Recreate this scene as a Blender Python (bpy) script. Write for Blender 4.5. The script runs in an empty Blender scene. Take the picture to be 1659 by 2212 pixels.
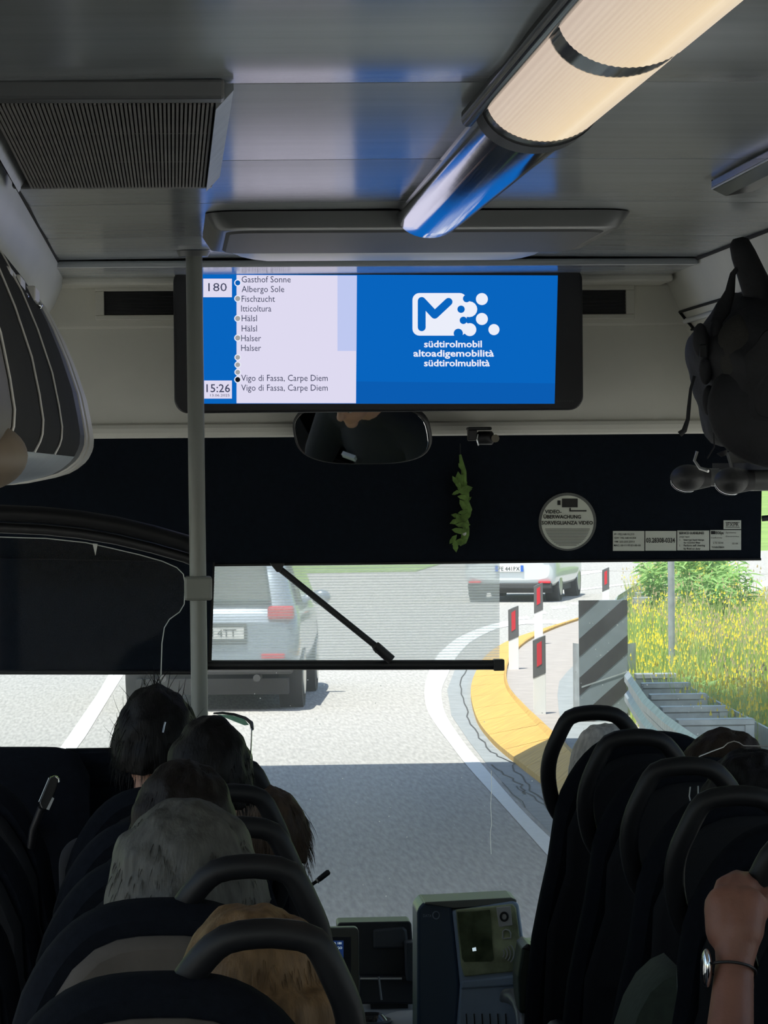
import bpy, bmesh, math, random
import numpy as np
from mathutils import Vector, Matrix, noise
random.seed(7)
C = bpy.context.scene.collection
S = bpy.context.scene
# ------------------------------------------------------------------ camera
W, H, F = 1659.0, 2212.0, 7373.0           # the photograph is a long lens view down the aisle
EYE = Vector((0, 0, 2.6))
VPX, VPY, ROLL = 375.0, 1010.0, 0.009
tx, ty = VPX - W / 2, -(VPY - H / 2)
ux = tx * math.cos(ROLL) + ty * math.sin(ROLL)
uy = -tx * math.sin(ROLL) + ty * math.cos(ROLL)
th = math.atan(uy / F)
psi = math.atan(-ux / F * math.cos(th))
fwd = Vector((math.sin(psi) * math.cos(th), math.cos(psi) * math.cos(th), -math.sin(th)))
rt0 = Vector((math.cos(psi), -math.sin(psi), 0))
up0 = rt0.cross(fwd)
RT = rt0 * math.cos(ROLL) - up0 * math.sin(ROLL)
UP = rt0 * math.sin(ROLL) + up0 * math.cos(ROLL)
cam = bpy.data.cameras.new('camera')
cam.sensor_fit = 'VERTICAL'; cam.sensor_height = 24.0
cam.lens = F / H * 24.0
cam.clip_start = 0.05; cam.clip_end = 3000
co = bpy.data.objects.new('camera', cam); C.objects.link(co)
mr = Matrix((RT, UP, -fwd)).transposed().to_4x4(); mr.translation = EYE
co.matrix_world = mr
S.camera = co
# ------------------------------------------------------------------ world, sun, exposure
wd = bpy.data.worlds.new('sky'); S.world = wd; wd.use_nodes = True
wn = wd.node_tree.nodes; wn.clear()
wo = wn.new('ShaderNodeOutputWorld'); wb = wn.new('ShaderNodeBackground'); ws = wn.new('ShaderNodeTexSky')
ws.sky_type = 'NISHITA'; ws.sun_disc = False
ws.sun_elevation = math.radians(52); ws.sun_rotation = math.radians(-150)
ws.air_density = 1.0; ws.dust_density = 1.5
wb.inputs[1].default_value = 0.18
wd.node_tree.links.new(ws.outputs[0], wb.inputs[0]); wd.node_tree.links.new(wb.outputs[0], wo.inputs[0])
sun = bpy.data.lights.new('sun', 'SUN'); sun.energy = 4.6; sun.angle = math.radians(0.53); sun.color = (1.0, 0.955, 0.88)
so = bpy.data.objects.new('sun', sun); C.objects.link(so)
SUNV = Vector((-0.15, -0.24, 0.92)).normalized()
so.rotation_euler = SUNV.to_track_quat('Z', 'Y').to_euler()
S.view_settings.view_transform = 'Standard'; S.view_settings.look = 'None'
EXP = 0.6
S.view_settings.exposure = EXP; S.view_settings.gamma = 1.0; S.view_settings.use_curve_mapping = False
S.cycles.max_bounces = 8; S.cycles.diffuse_bounces = 4; S.cycles.transparent_max_bounces = 16
S.cycles.use_denoising = True
S.cycles.sample_clamp_indirect = 4.0
S.cycles.caustics_reflective = False; S.cycles.caustics_refractive = False

def ray(u, v):
    return fwd + RT * ((u - W / 2) / F) + UP * (-(v - H / 2) / F)
def P(u, v, Y):                            # point on the cross-section of the bus at distance Y
    d = ray(u, v); return EYE + d * (Y / d.y)
def G(u, v, z=0.0):                        # point on the ground (or on a level z)
    d = ray(u, v); return EYE + d * ((z - EYE.z) / d.z)
def G2(u, v, z=0.0):
    g = G(u, v, z); return (g.x, g.y, z)

# ------------------------------------------------------------------ materials
def mat(name, col, rough=0.6, metal=0.0, var=0.0, scale=8.0, bump=0.0, bscale=200.0, spec=0.5, emit=None, stretch=None, trans=0.0, coat=0.0, sheen=0.0):
    m = bpy.data.materials.new(name); m.use_nodes = True
    nt = m.node_tree; b = nt.nodes['Principled BSDF']
    b.inputs['Base Color'].default_value = (*col, 1)
    b.inputs['Roughness'].default_value = rough
    b.inputs['Metallic'].default_value = metal
    b.inputs['Specular IOR Level'].default_value = spec
    b.inputs['Coat Weight'].default_value = coat
    b.inputs['Sheen Weight'].default_value = sheen
    b.inputs['Transmission Weight'].default_value = trans
    tc = nt.nodes.new('ShaderNodeTexCoord'); mp = nt.nodes.new('ShaderNodeMapping')
    nt.links.new(tc.outputs['Object'], mp.inputs[0])
    if stretch: mp.inputs['Scale'].default_value = stretch
    if var > 0:
        n = nt.nodes.new('ShaderNodeTexNoise'); n.inputs['Scale'].default_value = scale; n.inputs['Detail'].default_value = 6
        r = nt.nodes.new('ShaderNodeMapRange'); r.inputs[3].default_value = 1 - var; r.inputs[4].default_value = 1 + var
        r.inputs[1].default_value = .3; r.inputs[2].default_value = .7
        hs = nt.nodes.new('ShaderNodeHueSaturation'); hs.inputs['Color'].default_value = (*col, 1)
        nt.links.new(mp.outputs[0], n.inputs[0]); nt.links.new(n.outputs[0], r.inputs[0])
        nt.links.new(r.outputs[0], hs.inputs['Value']); nt.links.new(hs.outputs[0], b.inputs['Base Color'])
    if bump > 0:
        n2 = nt.nodes.new('ShaderNodeTexNoise'); n2.inputs['Scale'].default_value = bscale; n2.inputs['Detail'].default_value = 3
        bp = nt.nodes.new('ShaderNodeBump'); bp.inputs['Strength'].default_value = bump; bp.inputs['Distance'].default_value = 0.002
        nt.links.new(mp.outputs[0], n2.inputs[0]); nt.links.new(n2.outputs[0], bp.inputs['Height']); nt.links.new(bp.outputs[0], b.inputs['Normal'])
    if emit is not None:
        b.inputs['Emission Color'].default_value = (*emit[0], 1); b.inputs['Emission Strength'].default_value = emit[1]
    return m
def srgb(r, g, b):
    f = lambda c: (c / 255 / 12.92) if c / 255 <= 0.04045 else ((c / 255 + 0.055) / 1.055) ** 2.4
    return (f(r), f(g), f(b))
def emi(name, col, st=1.0):
    m = bpy.data.materials.new(name); m.use_nodes = True
    nt = m.node_tree; nt.nodes.clear()
    o = nt.nodes.new('ShaderNodeOutputMaterial'); e = nt.nodes.new('ShaderNodeEmission')
    e.inputs[0].default_value = (*col, 1); e.inputs[1].default_value = st / 2 ** EXP
    nt.links.new(e.outputs[0], o.inputs[0]); return m
def glassmat(name, tint, dust, dustcol, gloss=0.04, var=0.0):
    m = bpy.data.materials.new(name); m.use_nodes = True
    nt = m.node_tree; nt.nodes.clear()
    o = nt.nodes.new('ShaderNodeOutputMaterial'); t = nt.nodes.new('ShaderNodeBsdfTransparent'); t.inputs[0].default_value = (*tint, 1)
    d = nt.nodes.new('ShaderNodeBsdfTranslucent'); d.inputs[0].default_value = (*dustcol, 1)
    g = nt.nodes.new('ShaderNodeBsdfGlossy'); g.inputs['Roughness'].default_value = 0.03
    m1 = nt.nodes.new('ShaderNodeMixShader'); m2 = nt.nodes.new('ShaderNodeMixShader')
    m1.inputs[0].default_value = dust; m2.inputs[0].default_value = gloss
    if var:
        tc = nt.nodes.new('ShaderNodeTexCoord'); n = nt.nodes.new('ShaderNodeTexNoise'); n.inputs['Scale'].default_value = 3; n.inputs['Detail'].default_value = 8
        r = nt.nodes.new('ShaderNodeMapRange'); r.inputs[1].default_value = .35; r.inputs[2].default_value = .65
        r.inputs[3].default_value = dust * (1 - var); r.inputs[4].default_value = dust * (1 + var)
        nt.links.new(tc.outputs['Object'], n.inputs[0]); nt.links.new(n.outputs[0], r.inputs[0]); nt.links.new(r.outputs[0], m1.inputs[0])
    nt.links.new(t.outputs[0], m1.inputs[1]); nt.links.new(d.outputs[0], m1.inputs[2])
    nt.links.new(m1.outputs[0], m2.inputs[1]); nt.links.new(g.outputs[0], m2.inputs[2]); nt.links.new(m2.outputs[0], o.inputs[0])
    return m

M = {}
M['ceil'] = mat('ceiling_laminate', (.42, .45, .465), .16, var=.06, scale=3, bump=.04, bscale=60, stretch=(.4, 6, 1))
M['ceildark'] = mat('ceiling_moulding_grey', (.15, .155, .155), .3, var=.05)
M['header'] = mat('header_cream_vinyl', (.76, .75, .67), .6, var=.05, scale=4, bump=.2, bscale=500)
M['duct'] = mat('duct_panel_pale', (.75, .77, .77), .32, var=.12, scale=2.5, stretch=(1, .4, 1))
M['dark'] = mat('black_plastic', (.012, .012, .014), .45, var=.2, bump=.1, bscale=400)
M['darkgloss'] = mat('black_gloss', (.008, .008, .009), .12)
M['charcoal'] = mat('charcoal_plastic', (.035, .036, .038), .5, var=.1, bump=.15, bscale=300)
M['grille'] = mat('grille_grey', (.34, .325, .30), .55, var=.12, scale=14)
M['grilleframe'] = mat('grille_frame', (.62, .66, .68), .35, var=.1, scale=20)
M['gap'] = mat('gap_black', (.01, .01, .01), .9)
M['chrome'] = mat('chrome', (.75, .78, .80), .08, metal=1.0, bump=.04, bscale=18)
M['steel'] = mat('brushed_steel', (.45, .45, .44), .32, metal=.9, var=.1)
M['pole'] = mat('pole_grey_coating', (.20, .21, .19), .38, var=.05)
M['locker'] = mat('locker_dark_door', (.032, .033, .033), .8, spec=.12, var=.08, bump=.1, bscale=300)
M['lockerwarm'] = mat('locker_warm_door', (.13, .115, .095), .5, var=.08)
M['silver'] = mat('silver_underside', (.42, .47, .52), .3, metal=.3, var=.06)
M['trimlight'] = mat('satin_trim', (.82, .80, .74), .3, metal=.1, var=.08)
M['wall'] = mat('side_wall_grey', (.40, .40, .38), .6, var=.08)
M['floor'] = mat('bus_floor_vinyl', (.05, .052, .055), .6, var=.25, scale=60)
M['seatdark'] = mat('seat_navy_fabric', (.0045, .0058, .009), .95, var=.25, scale=90, bump=.4, bscale=700, spec=.12)
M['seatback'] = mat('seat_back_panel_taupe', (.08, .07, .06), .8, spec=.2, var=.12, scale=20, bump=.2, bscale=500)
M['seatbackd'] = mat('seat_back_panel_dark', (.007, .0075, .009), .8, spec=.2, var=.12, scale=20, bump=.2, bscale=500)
M['handle'] = mat('handle_rubber', (.006, .0065, .008), .5, var=.1, spec=.3)
M['glass'] = glassmat('windscreen_glass', (.95, .98, .97), .045, (.85, .9, 1.0), .008, .35)
M['sideglass'] = glassmat('tinted_side_glass', (.92, .95, .94), .01, (.8, .8, .8), .05)
M['partglass'] = glassmat('smoked_partition_glass', (.93, .94, .94), .004, (.4, .4, .4), .003)
M['edge'] = mat('painted_edge_highlight', (.55, .58, .55), .2, spec=.8)
M['blind'] = mat('black_blind_fabric', (.0075, .0105, .017), .95, spec=.1, var=.15, scale=60, bump=.2, bscale=600)
M['skin'] = mat('skin_light', (.42, .22, .15), .5, var=.08, scale=20, bump=.1, bscale=250)
M['shirtblack'] = mat('black_polo_cloth', (.012, .012, .014), .9, var=.2)
M['shirtdark'] = mat('dark_cloth', (.008, .009, .013), .95, spec=.1, var=.2)
M['shirtgreen'] = mat('dark_green_cloth', (.045, .065, .05), .9, var=.2, scale=40, bump=.3)
M['trouser'] = mat('dark_trousers', (.02, .02, .03), .9, var=.2)
M['eyewhite'] = mat('eye_white', (.7, .7, .68), .2)
M['shoe'] = mat('shoe_black', (.01, .01, .01), .5)
M['pack'] = mat('backpack_black_nylon', (.006, .0065, .009), .75, var=.3, scale=30, bump=.5, bscale=120)
M['packpanel'] = mat('backpack_panel_grey', (.022, .021, .018), .8, var=.2, scale=30, bump=.4, bscale=200)
M['leather'] = mat('tan_leather', (.20, .155, .11), .55, var=.15, scale=12)
M['asphalt'] = mat('asphalt_pale', (.375, .355, .33), .92, var=.22, scale=34, bump=.5, bscale=40, stretch=(1, .1, 1))
M['asphaltblue'] = mat('asphalt_grey_strip', (.27, .285, .29), .92, var=.12, scale=6, bump=.5, bscale=40)
M['crack'] = mat('asphalt_crack', (.06, .06, .06), .95)
M['paint'] = mat('road_paint_white', (.78, .78, .76), .8, var=.06, scale=20)
M['kerby'] = mat('kerb_yellow_paint', (.56, .33, .075), .75, var=.22, scale=5, stretch=(1, 5, 1))
M['island'] = mat('island_concrete', (.36, .32, .295), .9, var=.1, scale=5)
M['verge'] = mat('verge_soil_grass', (.16, .24, .05), 1.0, var=.3, scale=3)
M['grassfar'] = mat('meadow_green', (.20, .30, .07), 1.0, var=.25, scale=.4)
M['whiteplastic'] = mat('post_white_plastic', (.80, .80, .78), .5)
M['postgrey'] = mat('post_grey_cap', (.10, .10, .10), .6)
M['red'] = mat('reflector_red', (.60, .015, .03), .3, var=.06)
M['signshaded'] = mat('sign_white_shaded', (.17, .205, .225), .45, var=.08, scale=10)  # white of the board, darkened in its colour to stand for shade
M['signdark'] = mat('sign_black_stripe', (.03, .028, .028), .5, var=.25, scale=14)
M['galv'] = mat('galvanised_steel', (.42, .45, .46), .45, metal=.5, var=.18, scale=10)
M['carwhite'] = mat('car_paint_white', (.62, .66, .66), .25, coat=.6)
M['carsilver'] = mat('car_paint_silver_blue', (.30, .36, .44), .25, metal=.3, coat=.7)
M['carglass'] = mat('car_glass_dark', (.03, .045, .04), .05, coat=.5)
M['tyre'] = mat('tyre_rubber', (.03, .03, .03), .8, var=.2)
M['rim'] = mat('alloy_rim', (.40, .42, .42), .3, metal=.8)
M['under'] = mat('car_underbody', (.04, .04, .04), .8)
M['platewhite'] = mat('plate_white', (.75, .75, .72), .4)
M['plateblue'] = mat('plate_blue', (.02, .12, .5), .4)
M['ink'] = mat('ink_black', (.012, .012, .012), .6)
M['stickerwhite'] = mat('sticker_white', (.62, .64, .58), .6, var=.05)
M['stickergrey'] = mat('sticker_clear_border', (.10, .105, .105), .4)
M['stickertext'] = mat('sticker_text_grey', (.20, .205, .19), .6)
M['validator'] = mat('validator_blue_grey', (.34, .44, .56), .42, var=.06)
M['validatordark'] = mat('validator_dark_side', (.05, .085, .14), .4)
M['cream'] = mat('dash_cream', (.32, .32, .30), .5, var=.1)
M['bracket'] = mat('monitor_case_grey', (.16, .17, .15), .45)
M['concrete'] = mat('overpass_concrete', (.38, .37, .35), .9, var=.15, scale=1)
M['greenplush'] = mat('green_plush', (.12, .21, .05), .9, var=.4, scale=60)
M['bluebox'] = mat('blue_bin', (.02, .05, .10), .4)
M['whiteicon'] = mat('icon_white', (.62, .63, .60), .5)
M['phonedark'] = mat('phone_body', (.02, .02, .02), .15)
M['barkgreen'] = mat('plant_stem', (.25, .36, .10), .8)

# ------------------------------------------------------------------ builders
def tag(o, label=None, cat=None, group=None, kind=None):
    if label: o['label'] = label
    if cat: o['category'] = cat
    if group: o['group'] = group
    if kind: o['kind'] = kind
    return o
def thing(name, label, cat, loc=(0, 0, 0), rotz=0, group=None):
    o = bpy.data.objects.new(name, None); C.objects.link(o)
    o.location = loc; o.rotation_euler = (0, 0, rotz); o.empty_display_size = .05
    return tag(o, label, cat, group)
def put(name, me, m=None, parent=None, loc=None, kind=None):
    o = bpy.data.objects.new(name, me)
    if m is not None and not me.materials: me.materials.append(m)
    C.objects.link(o)
    if parent is not None:
        o.parent = parent
        # geometry given in world space unless the parent was made for local space
        if not islocal(parent):
            o.matrix_parent_inverse = Matrix.Identity(4)
            o.location = -wloc(parent)
    if loc is not None: o.location = loc
    if kind: o['kind'] = kind
    return o
def islocal(o): return bool(o.get('_local')) or (o.parent is not None and islocal(o.parent))
def wloc(o):
    v = Vector(o.location)
    return v + (wloc(o.parent) if o.parent else Vector((0, 0, 0)))
class MB:
    def __init__(s): s.v = []; s.f = []; s.sm = []
    def add(s, vs, fs, smooth=False):
        k = len(s.v); s.v += [tuple(p) for p in vs]; s.f += [tuple(i + k for i in f) for f in fs]; s.sm += [smooth] * len(fs); return s
    def box(s, a, b):
        x0, y0, z0 = (min(a[i], b[i]) for i in range(3)); x1, y1, z1 = (max(a[i], b[i]) for i in range(3))
        return s.add([(x0, y0, z0), (x1, y0, z0), (x1, y1, z0), (x0, y1, z0), (x0, y0, z1), (x1, y0, z1), (x1, y1, z1), (x0, y1, z1)],
                     [(0, 3, 2, 1), (4, 5, 6, 7), (0, 1, 5, 4), (1, 2, 6, 5), (2, 3, 7, 6), (3, 0, 4, 7)])
    def prism(s, pts, d):                    # pts: planar 3D outline; d: extrusion vector
        n = len(pts); d = Vector(d); a = [Vector(p) for p in pts]; b = [p + d for p in a]
        nrm = Vector((0, 0, 0))
        for i in range(n): nrm += a[i].cross(a[(i + 1) % n])
        if nrm.dot(d) > 0: a, b = b, a
        fs = [tuple(range(n)), tuple(range(2 * n - 1, n - 1, -1))]
        for i in range(n): j = (i + 1) % n; fs.append((j, i, i + n, j + n))
        return s.add(a + b, fs)
    def loft(s, rings, cap=True, smooth=True, closed=True):
        n = len(rings[0]); vs = [p for r in rings for p in r]; fs = []
        for i in range(len(rings) - 1):
            for j in range(n if closed else n - 1):
                k = (j + 1) % n; fs.append((i * n + j, i * n + k, (i + 1) * n + k, (i + 1) * n + j))
        s.add(vs, fs, smooth)
        if cap and closed:
            s.add(rings[0], [tuple(range(n - 1, -1, -1))]); s.add(rings[-1], [tuple(range(n))])
        return s
    def tube(s, pts, r, n=10, closed=False, cap=True, sx=1.0):
        pts = [Vector(p) for p in pts]; rs = r if isinstance(r, (list, tuple)) else [r] * len(pts)
        rings = []; prev = None
        for i, p in enumerate(pts):
            if closed: t = pts[(i + 1) % len(pts)] - pts[i - 1]
            else: t = pts[min(i + 1, len(pts) - 1)] - pts[max(i - 1, 0)]
            t.normalize()
            if prev is None:
                a = Vector((0, 0, 1)) if abs(t.z) < .9 else Vector((1, 0, 0)); nx = t.cross(a).normalized()
            else:
                nx = prev - t * prev.dot(t)
                nx = nx.normalized() if nx.length > 1e-6 else t.cross(Vector((0, 0, 1))).normalized()
            prev = nx; ny = t.cross(nx)
            rings.append([p + nx * (math.cos(2 * math.pi * k / n) * rs[i] * sx) + ny * (math.sin(2 * math.pi * k / n) * rs[i]) for k in range(n)])
        if closed: rings.append(rings[0]); return s.loft(rings, False)
        return s.loft(rings, cap)
    def ell(s, c, r, nu=20, nv=12):
        vs = [(c[0], c[1], c[2] - r[2])]; fs = []
        for i in range(1, nv):
            a = math.pi * i / nv - math.pi / 2
            for j in range(nu):
                b = 2 * math.pi * j / nu
                vs.append((c[0] + r[0] * math.cos(a) * math.cos(b), c[1] + r[1] * math.cos(a) * math.sin(b), c[2] + r[2] * math.sin(a)))
        vs.append((c[0], c[1], c[2] + r[2])); t = len(vs) - 1
        for j in range(nu):
            k = (j + 1) % nu
            fs.append((0, 1 + k, 1 + j)); fs.append((t, t - nu + j, t - nu + k))
            for i in range(nv - 2):
                a = 1 + i * nu; fs.append((a + j, a + k, a + nu + k, a + nu + j))
        return s.add(vs, fs, True)
    def cap(s, p0, r0, p1, r1, n=14):        # tapered capsule
        p0 = Vector(p0); p1 = Vector(p1); t = (p1 - p0).normalized(); pts = []; rs = []
        for k in range(5):
            a = math.pi / 2 * k / 4; pts.append(p0 - t * (r0 * math.cos(a))); rs.append(max(r0 * math.sin(a), 1e-4))
        for k in range(5):
            a = math.pi / 2 * k / 4; pts.append(p1 + t * (r1 * math.sin(a))); rs.append(max(r1 * math.cos(a), 1e-4))
        return s.tube(pts, rs, n)
    def disc(s, c, r, y0, y1, n=40, rz=None):   # thick disc facing -Y
        rz = rz or r
        o = [(c[0] + r * math.cos(2 * math.pi * k / n), y0, c[2] + rz * math.sin(2 * math.pi * k / n)) for k in range(n)]
        return s.prism(o, (0, y1 - y0, 0))
    def mesh(s, name='part'):
        me = bpy.data.meshes.new(name); me.from_pydata(s.v, [], s.f)
        me.polygons.foreach_set('use_smooth', s.sm); me.update(); return me
    def build(s, name, m, parent=None, bev=0.0, seg=2, kind=None, ang=40):
        me = s.mesh(name)
        o = put(name, me, m, parent, kind=kind)
        if bev > 0:
            md = o.modifiers.new('bevel', 'BEVEL'); md.width = bev; md.segments = seg; md.limit_method = 'ANGLE'; md.angle_limit = math.radians(ang)
        return o
def rrect(x0, z0, x1, z1, r, n=6):
    pts = []
    for cx, cz, a0 in ((x1 - r, z1 - r, 0), (x0 + r, z1 - r, 90), (x0 + r, z0 + r, 180), (x1 - r, z0 + r, 270)):
        for k in range(n + 1):
            a = math.radians(a0 + 90 * k / n); pts.append((cx + r * math.cos(a), cz + r * math.sin(a)))
    return pts
def plate(pts2, y, th=.001):                 # (x, z) outline at depth y facing the cabin
    return MB().prism([(x, y, z) for x, z in pts2], (0, th, 0))
def pxpoly(pts, Y, th=.01):                  # outline given where the photograph shows it, on the cross-section Y
    return MB().prism([P(u, v, Y) for u, v in pts], (0, th, 0))
def text(body, u0, vb, u1, Y, m, parent, height=None, bold=0.0, name='lettering', sp=1.0):
    cu = bpy.data.curves.new(name, 'FONT'); cu.body = body; cu.size = 1.0; cu.offset = bold; cu.space_character = sp; cu.resolution_u = 2
    t = bpy.data.objects.new('tmp', cu); C.objects.link(t)
    dg = bpy.context.evaluated_depsgraph_get(); me = bpy.data.meshes.new_from_object(t.evaluated_get(dg))
    bpy.data.objects.remove(t); bpy.data.curves.remove(cu)
    n = len(me.vertices); a = np.empty(n * 3, dtype=np.float32); me.vertices.foreach_get('co', a); a = a.reshape(-1, 3)
    x0, x1 = a[:, 0].min(), a[:, 0].max()
    p0 = P(u0, vb, Y); p1 = P(u1, vb, Y); sx = (p1 - p0).length / (x1 - x0)
    sz = sx if height is None else height / F * Y / 0.69      # height: cap height in px
    d = (p1 - p0).normalized(); b = np.zeros_like(a)
    b[:, 0] = p0.x + d.x * (a[:, 0] - x0) * sx; b[:, 1] = Y
    b[:, 2] = p0.z + d.z * (a[:, 0] - x0) * sx + a[:, 1] * sz
    me.vertices.foreach_set('co', b.reshape(-1)); me.update(); me.materials.clear(); me.materials.append(m)
    o = put(name, me, m, parent); return o
def struct(o): o['kind'] = 'structure'; return o
def voxel(mb, size, smooth=3, name='body'):
    me = mb.mesh(name); o = bpy.data.objects.new('tmp', me); C.objects.link(o)
    r = o.modifiers.new('r', 'REMESH'); r.mode = 'VOXEL'; r.voxel_size = size; r.use_smooth_shade = True
    if smooth:
        s_ = o.modifiers.new('s', 'SMOOTH'); s_.iterations = smooth; s_.factor = .5
    dg = bpy.context.evaluated_depsgraph_get(); out = bpy.data.meshes.new_from_object(o.evaluated_get(dg)); out.name = name
    out.polygons.foreach_set('use_smooth', [True] * len(out.polygons))
    bpy.data.objects.remove(o); bpy.data.meshes.remove(me); return out
def clip(poly, n, c):                        # keep n.p <= c
    out = []
    for i in range(len(poly)):
        a, b = poly[i], poly[(i + 1) % len(poly)]
        da = a[0] * n[0] + a[1] * n[1] - c; db = b[0] * n[0] + b[1] * n[1] - c
        if da <= 0: out.append(a)
        if (da < 0 < db) or (db < 0 < da):
            t = da / (da - db); out.append((a[0] + (b[0] - a[0]) * t, a[1] + (b[1] - a[1]) * t))
    return out
FL, CE = 0.75, 3.08            # floor and ceiling levels of the bus
XL, XR = -0.74, 1.70           # side walls
YB, YF = -1.0, 9.6             # rear wall, windscreen
def resample(pts, n):
    p = [Vector(q) for q in pts]; L = [0]
    for a, b in zip(p, p[1:]): L.append(L[-1] + (b - a).length)
    out = []
    for k in range(n + 1):
        t = L[-1] * k / n; i = max(j for j in range(len(L)) if L[j] <= t + 1e-9); i = min(i, len(p) - 2)
        s_ = (t - L[i]) / (L[i + 1] - L[i])
        pm1 = p[max(i - 1, 0)]; p2 = p[min(i + 2, len(p) - 1)]; a, b = p[i], p[i + 1]
        out.append(0.5 * ((2 * a) + (b - pm1) * s_ + (2 * pm1 - 5 * a + 4 * b - p2) * s_ ** 2 + (3 * a - pm1 - 3 * b + p2) * s_ ** 3))
    return out
# ------------------------------------------------------------------ outside ground
struct(MB().box((-400, -60, -.3), (400, 90, 0)).build('road_surface', M['asphalt']))
# sunlit meadow and road beyond the junction
far = struct(MB().box((-400, 90, -.32), (400, 620, -.02)).build('meadow_beyond_junction', M['grassfar']))
def gpoly(name, pts, m, z=.004, th=.004, parent=None):
    q = [G2(u, v, z) for u, v in pts]
    return MB().prism(q, (0, 0, -th)).build(name, m, parent)
roadm = bpy.data.objects['road_surface']
gpoly('grass_strip', [(-400, 1242), (500, 1239), (900, 1233), (960, 1215), (960, 1190), (-400, 1190)], M['grassfar'], .02, .02, roadm)
r = gpoly('crossing_road', [(960, 1212), (1400, 1200), (2400, 1158), (2400, 1240), (1659, 1240), (960, 1225)], M['asphalt'], .01, .02, roadm)
marks = thing('lane_marking', 'white painted edge lines and dashes on the sunlit road ahead', 'road marking', G(940, 1500))
def mark(pts, nm='paint_stripe'): return gpoly(nm, pts, M['paint'], .006, .004, marks)
def ribbon(l, r_, nm='edge_line', m=None, z=.006, parent=None):
    vs = [G2(*p, z) for p in l] + [G2(*p, z) for p in r_]; n = len(l)
    fs = [(i, i + 1, n + i + 1, n + i) for i in range(n - 1)]
    me = bpy.data.meshes.new(nm); me.from_pydata(vs, [], fs); me.update()
    o = put(nm, me, m or M['paint'], marks if parent is None else parent); return o
ribbon([(276, 1440), (268, 1455), (240, 1500), (185, 1590), (148, 1640), (100, 1720)], [(246, 1440), (236, 1455), (210, 1500), (148, 1590), (112, 1640), (60, 1720)])
def smooth_ribbon(l, r_, nm, n=60):
    a = resample([G2(*p, .006) for p in l], n); b = resample([G2(*p, .006) for p in r_], n)
    me = bpy.data.meshes.new(nm); me.from_pydata([tuple(q) for q in a] + [tuple(q) for q in b], [], [(i, i + 1, n + i + 2, n + i + 1) for i in range(n)]); me.update(); put(nm, me, M['paint'], marks)
smooth_ribbon([(1250, 1342), (1160, 1338), (1080, 1344), (1000, 1372), (955, 1405), (936, 1430), (925, 1455), (917, 1490), (922, 1530), (940, 1563), (975, 1610), (1010, 1655), (1100, 1755), (1185, 1850), (1300, 1980)],
       [(1250, 1350), (1160, 1347), (1085, 1355), (1024, 1382), (992, 1412), (978, 1433), (968, 1455), (954, 1490), (958, 1530), (974, 1563), (1007, 1610), (1045, 1655), (1130, 1752), (1215, 1835), (1330, 1955)], 'edge_line')
for q in ([(1155, 1322), (1176, 1320), (1183, 1325), (1160, 1328)], [(1190, 1310), (1222, 1308), (1226, 1313), (1194, 1316)], [(1232, 1302), (1255, 1301), (1258, 1305), (1236, 1306)],
          [(1110, 1334), (1140, 1331), (1146, 1336), (1114, 1339)]): mark(q, 'dash')
ribbon([(1255, 1236), (1330, 1226), (1450, 1206)], [(1255, 1242), (1330, 1231), (1450, 1210)], 'lane_line')
ribbon([(1255, 1272), (1330, 1263), (1410, 1252)], [(1255, 1275), (1330, 1266), (1410, 1254)], 'lane_line')
ribbon([(1590, 1276), (1660, 1252), (1800, 1215)], [(1600, 1290), (1662, 1264), (1800, 1224)], 'lane_line')
ribbon([(1600, 1312), (1660, 1308), (1800, 1300)], [(1600, 1316), (1660, 1313), (1800, 1305)], 'lane_line')
ribbon([(1640, 1194), (1800, 1180)], [(1640, 1197), (1800, 1183)], 'lane_line')
# grey resurfaced strip along the kerb, and its cracks
ribbon([(985, 1440), (966, 1490), (975, 1545), (1012, 1600), (1055, 1655), (1140, 1750), (1230, 1840)], [(1034, 1440), (1015, 1500), (1029, 1560), (1064, 1610), (1120, 1656), (1206, 1723), (1300, 1800)],
       'resurfaced_strip', M['asphaltblue'], .003, roadm)
def crack(pts, w=.007):
    q = []
    for i in range(len(pts) - 1):
        for k in range(5):
            t = k / 5; g = G(pts[i][0] * (1 - t) + pts[i + 1][0] * t, pts[i][1] * (1 - t) + pts[i + 1][1] * t)
            q.append((g.x + random.uniform(-.025, .025), g.y + random.uniform(-.05, .05), .008))
    m_ = MB()
    for a, b in zip(q, q[1:]):
        a = Vector(a); b = Vector(b); n = Vector((b.y - a.y, a.x - b.x, 0)).normalized() * w
        m_.add([a - n, b - n, b + n, a + n], [(0, 1, 2, 3)])
    m_.build('asphalt_crack', M['crack'], roadm)
crack([(1008, 1440), (997, 1480), (1003, 1530), (1024, 1575), (1060, 1625), (1105, 1650), (1125, 1680), (1150, 1710), (1200, 1760)])
crack([(1065, 1652), (1100, 1680), (1128, 1700), (1140, 1722)]); crack([(1110, 1700), (1160, 1730), (1200, 1745)], .005); crack([(1090, 1690), (1150, 1760)], .004)
# manhole-like grey patch near the guard rail nose, on the island
IZ = .2
island = struct(MB().prism([G2(u, v, IZ) for u, v in [(1250, 1334), (1195, 1353), (1140, 1379), (1105, 1411), (1092, 1446), (1097, 1481), (1125, 1516), (1165, 1556), (1210, 1599), (1260, 1651), (1360, 1750), (1700, 2080), (2200, 2080), (1900, 1460), (1560, 1285), (1400, 1262)]], (0, 0, -.19)).build('traffic_island', M['island']))
gpoly('dark_asphalt_patch', [(1244, 1432), (1226, 1450), (1208, 1472), (1204, 1500), (1207, 1535), (1216, 1585), (1240, 1640), (1330, 1660), (1330, 1440)], M['asphaltblue'], IZ + .006, .004, island)
patch = bpy.data.objects['dark_asphalt_patch']
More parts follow.
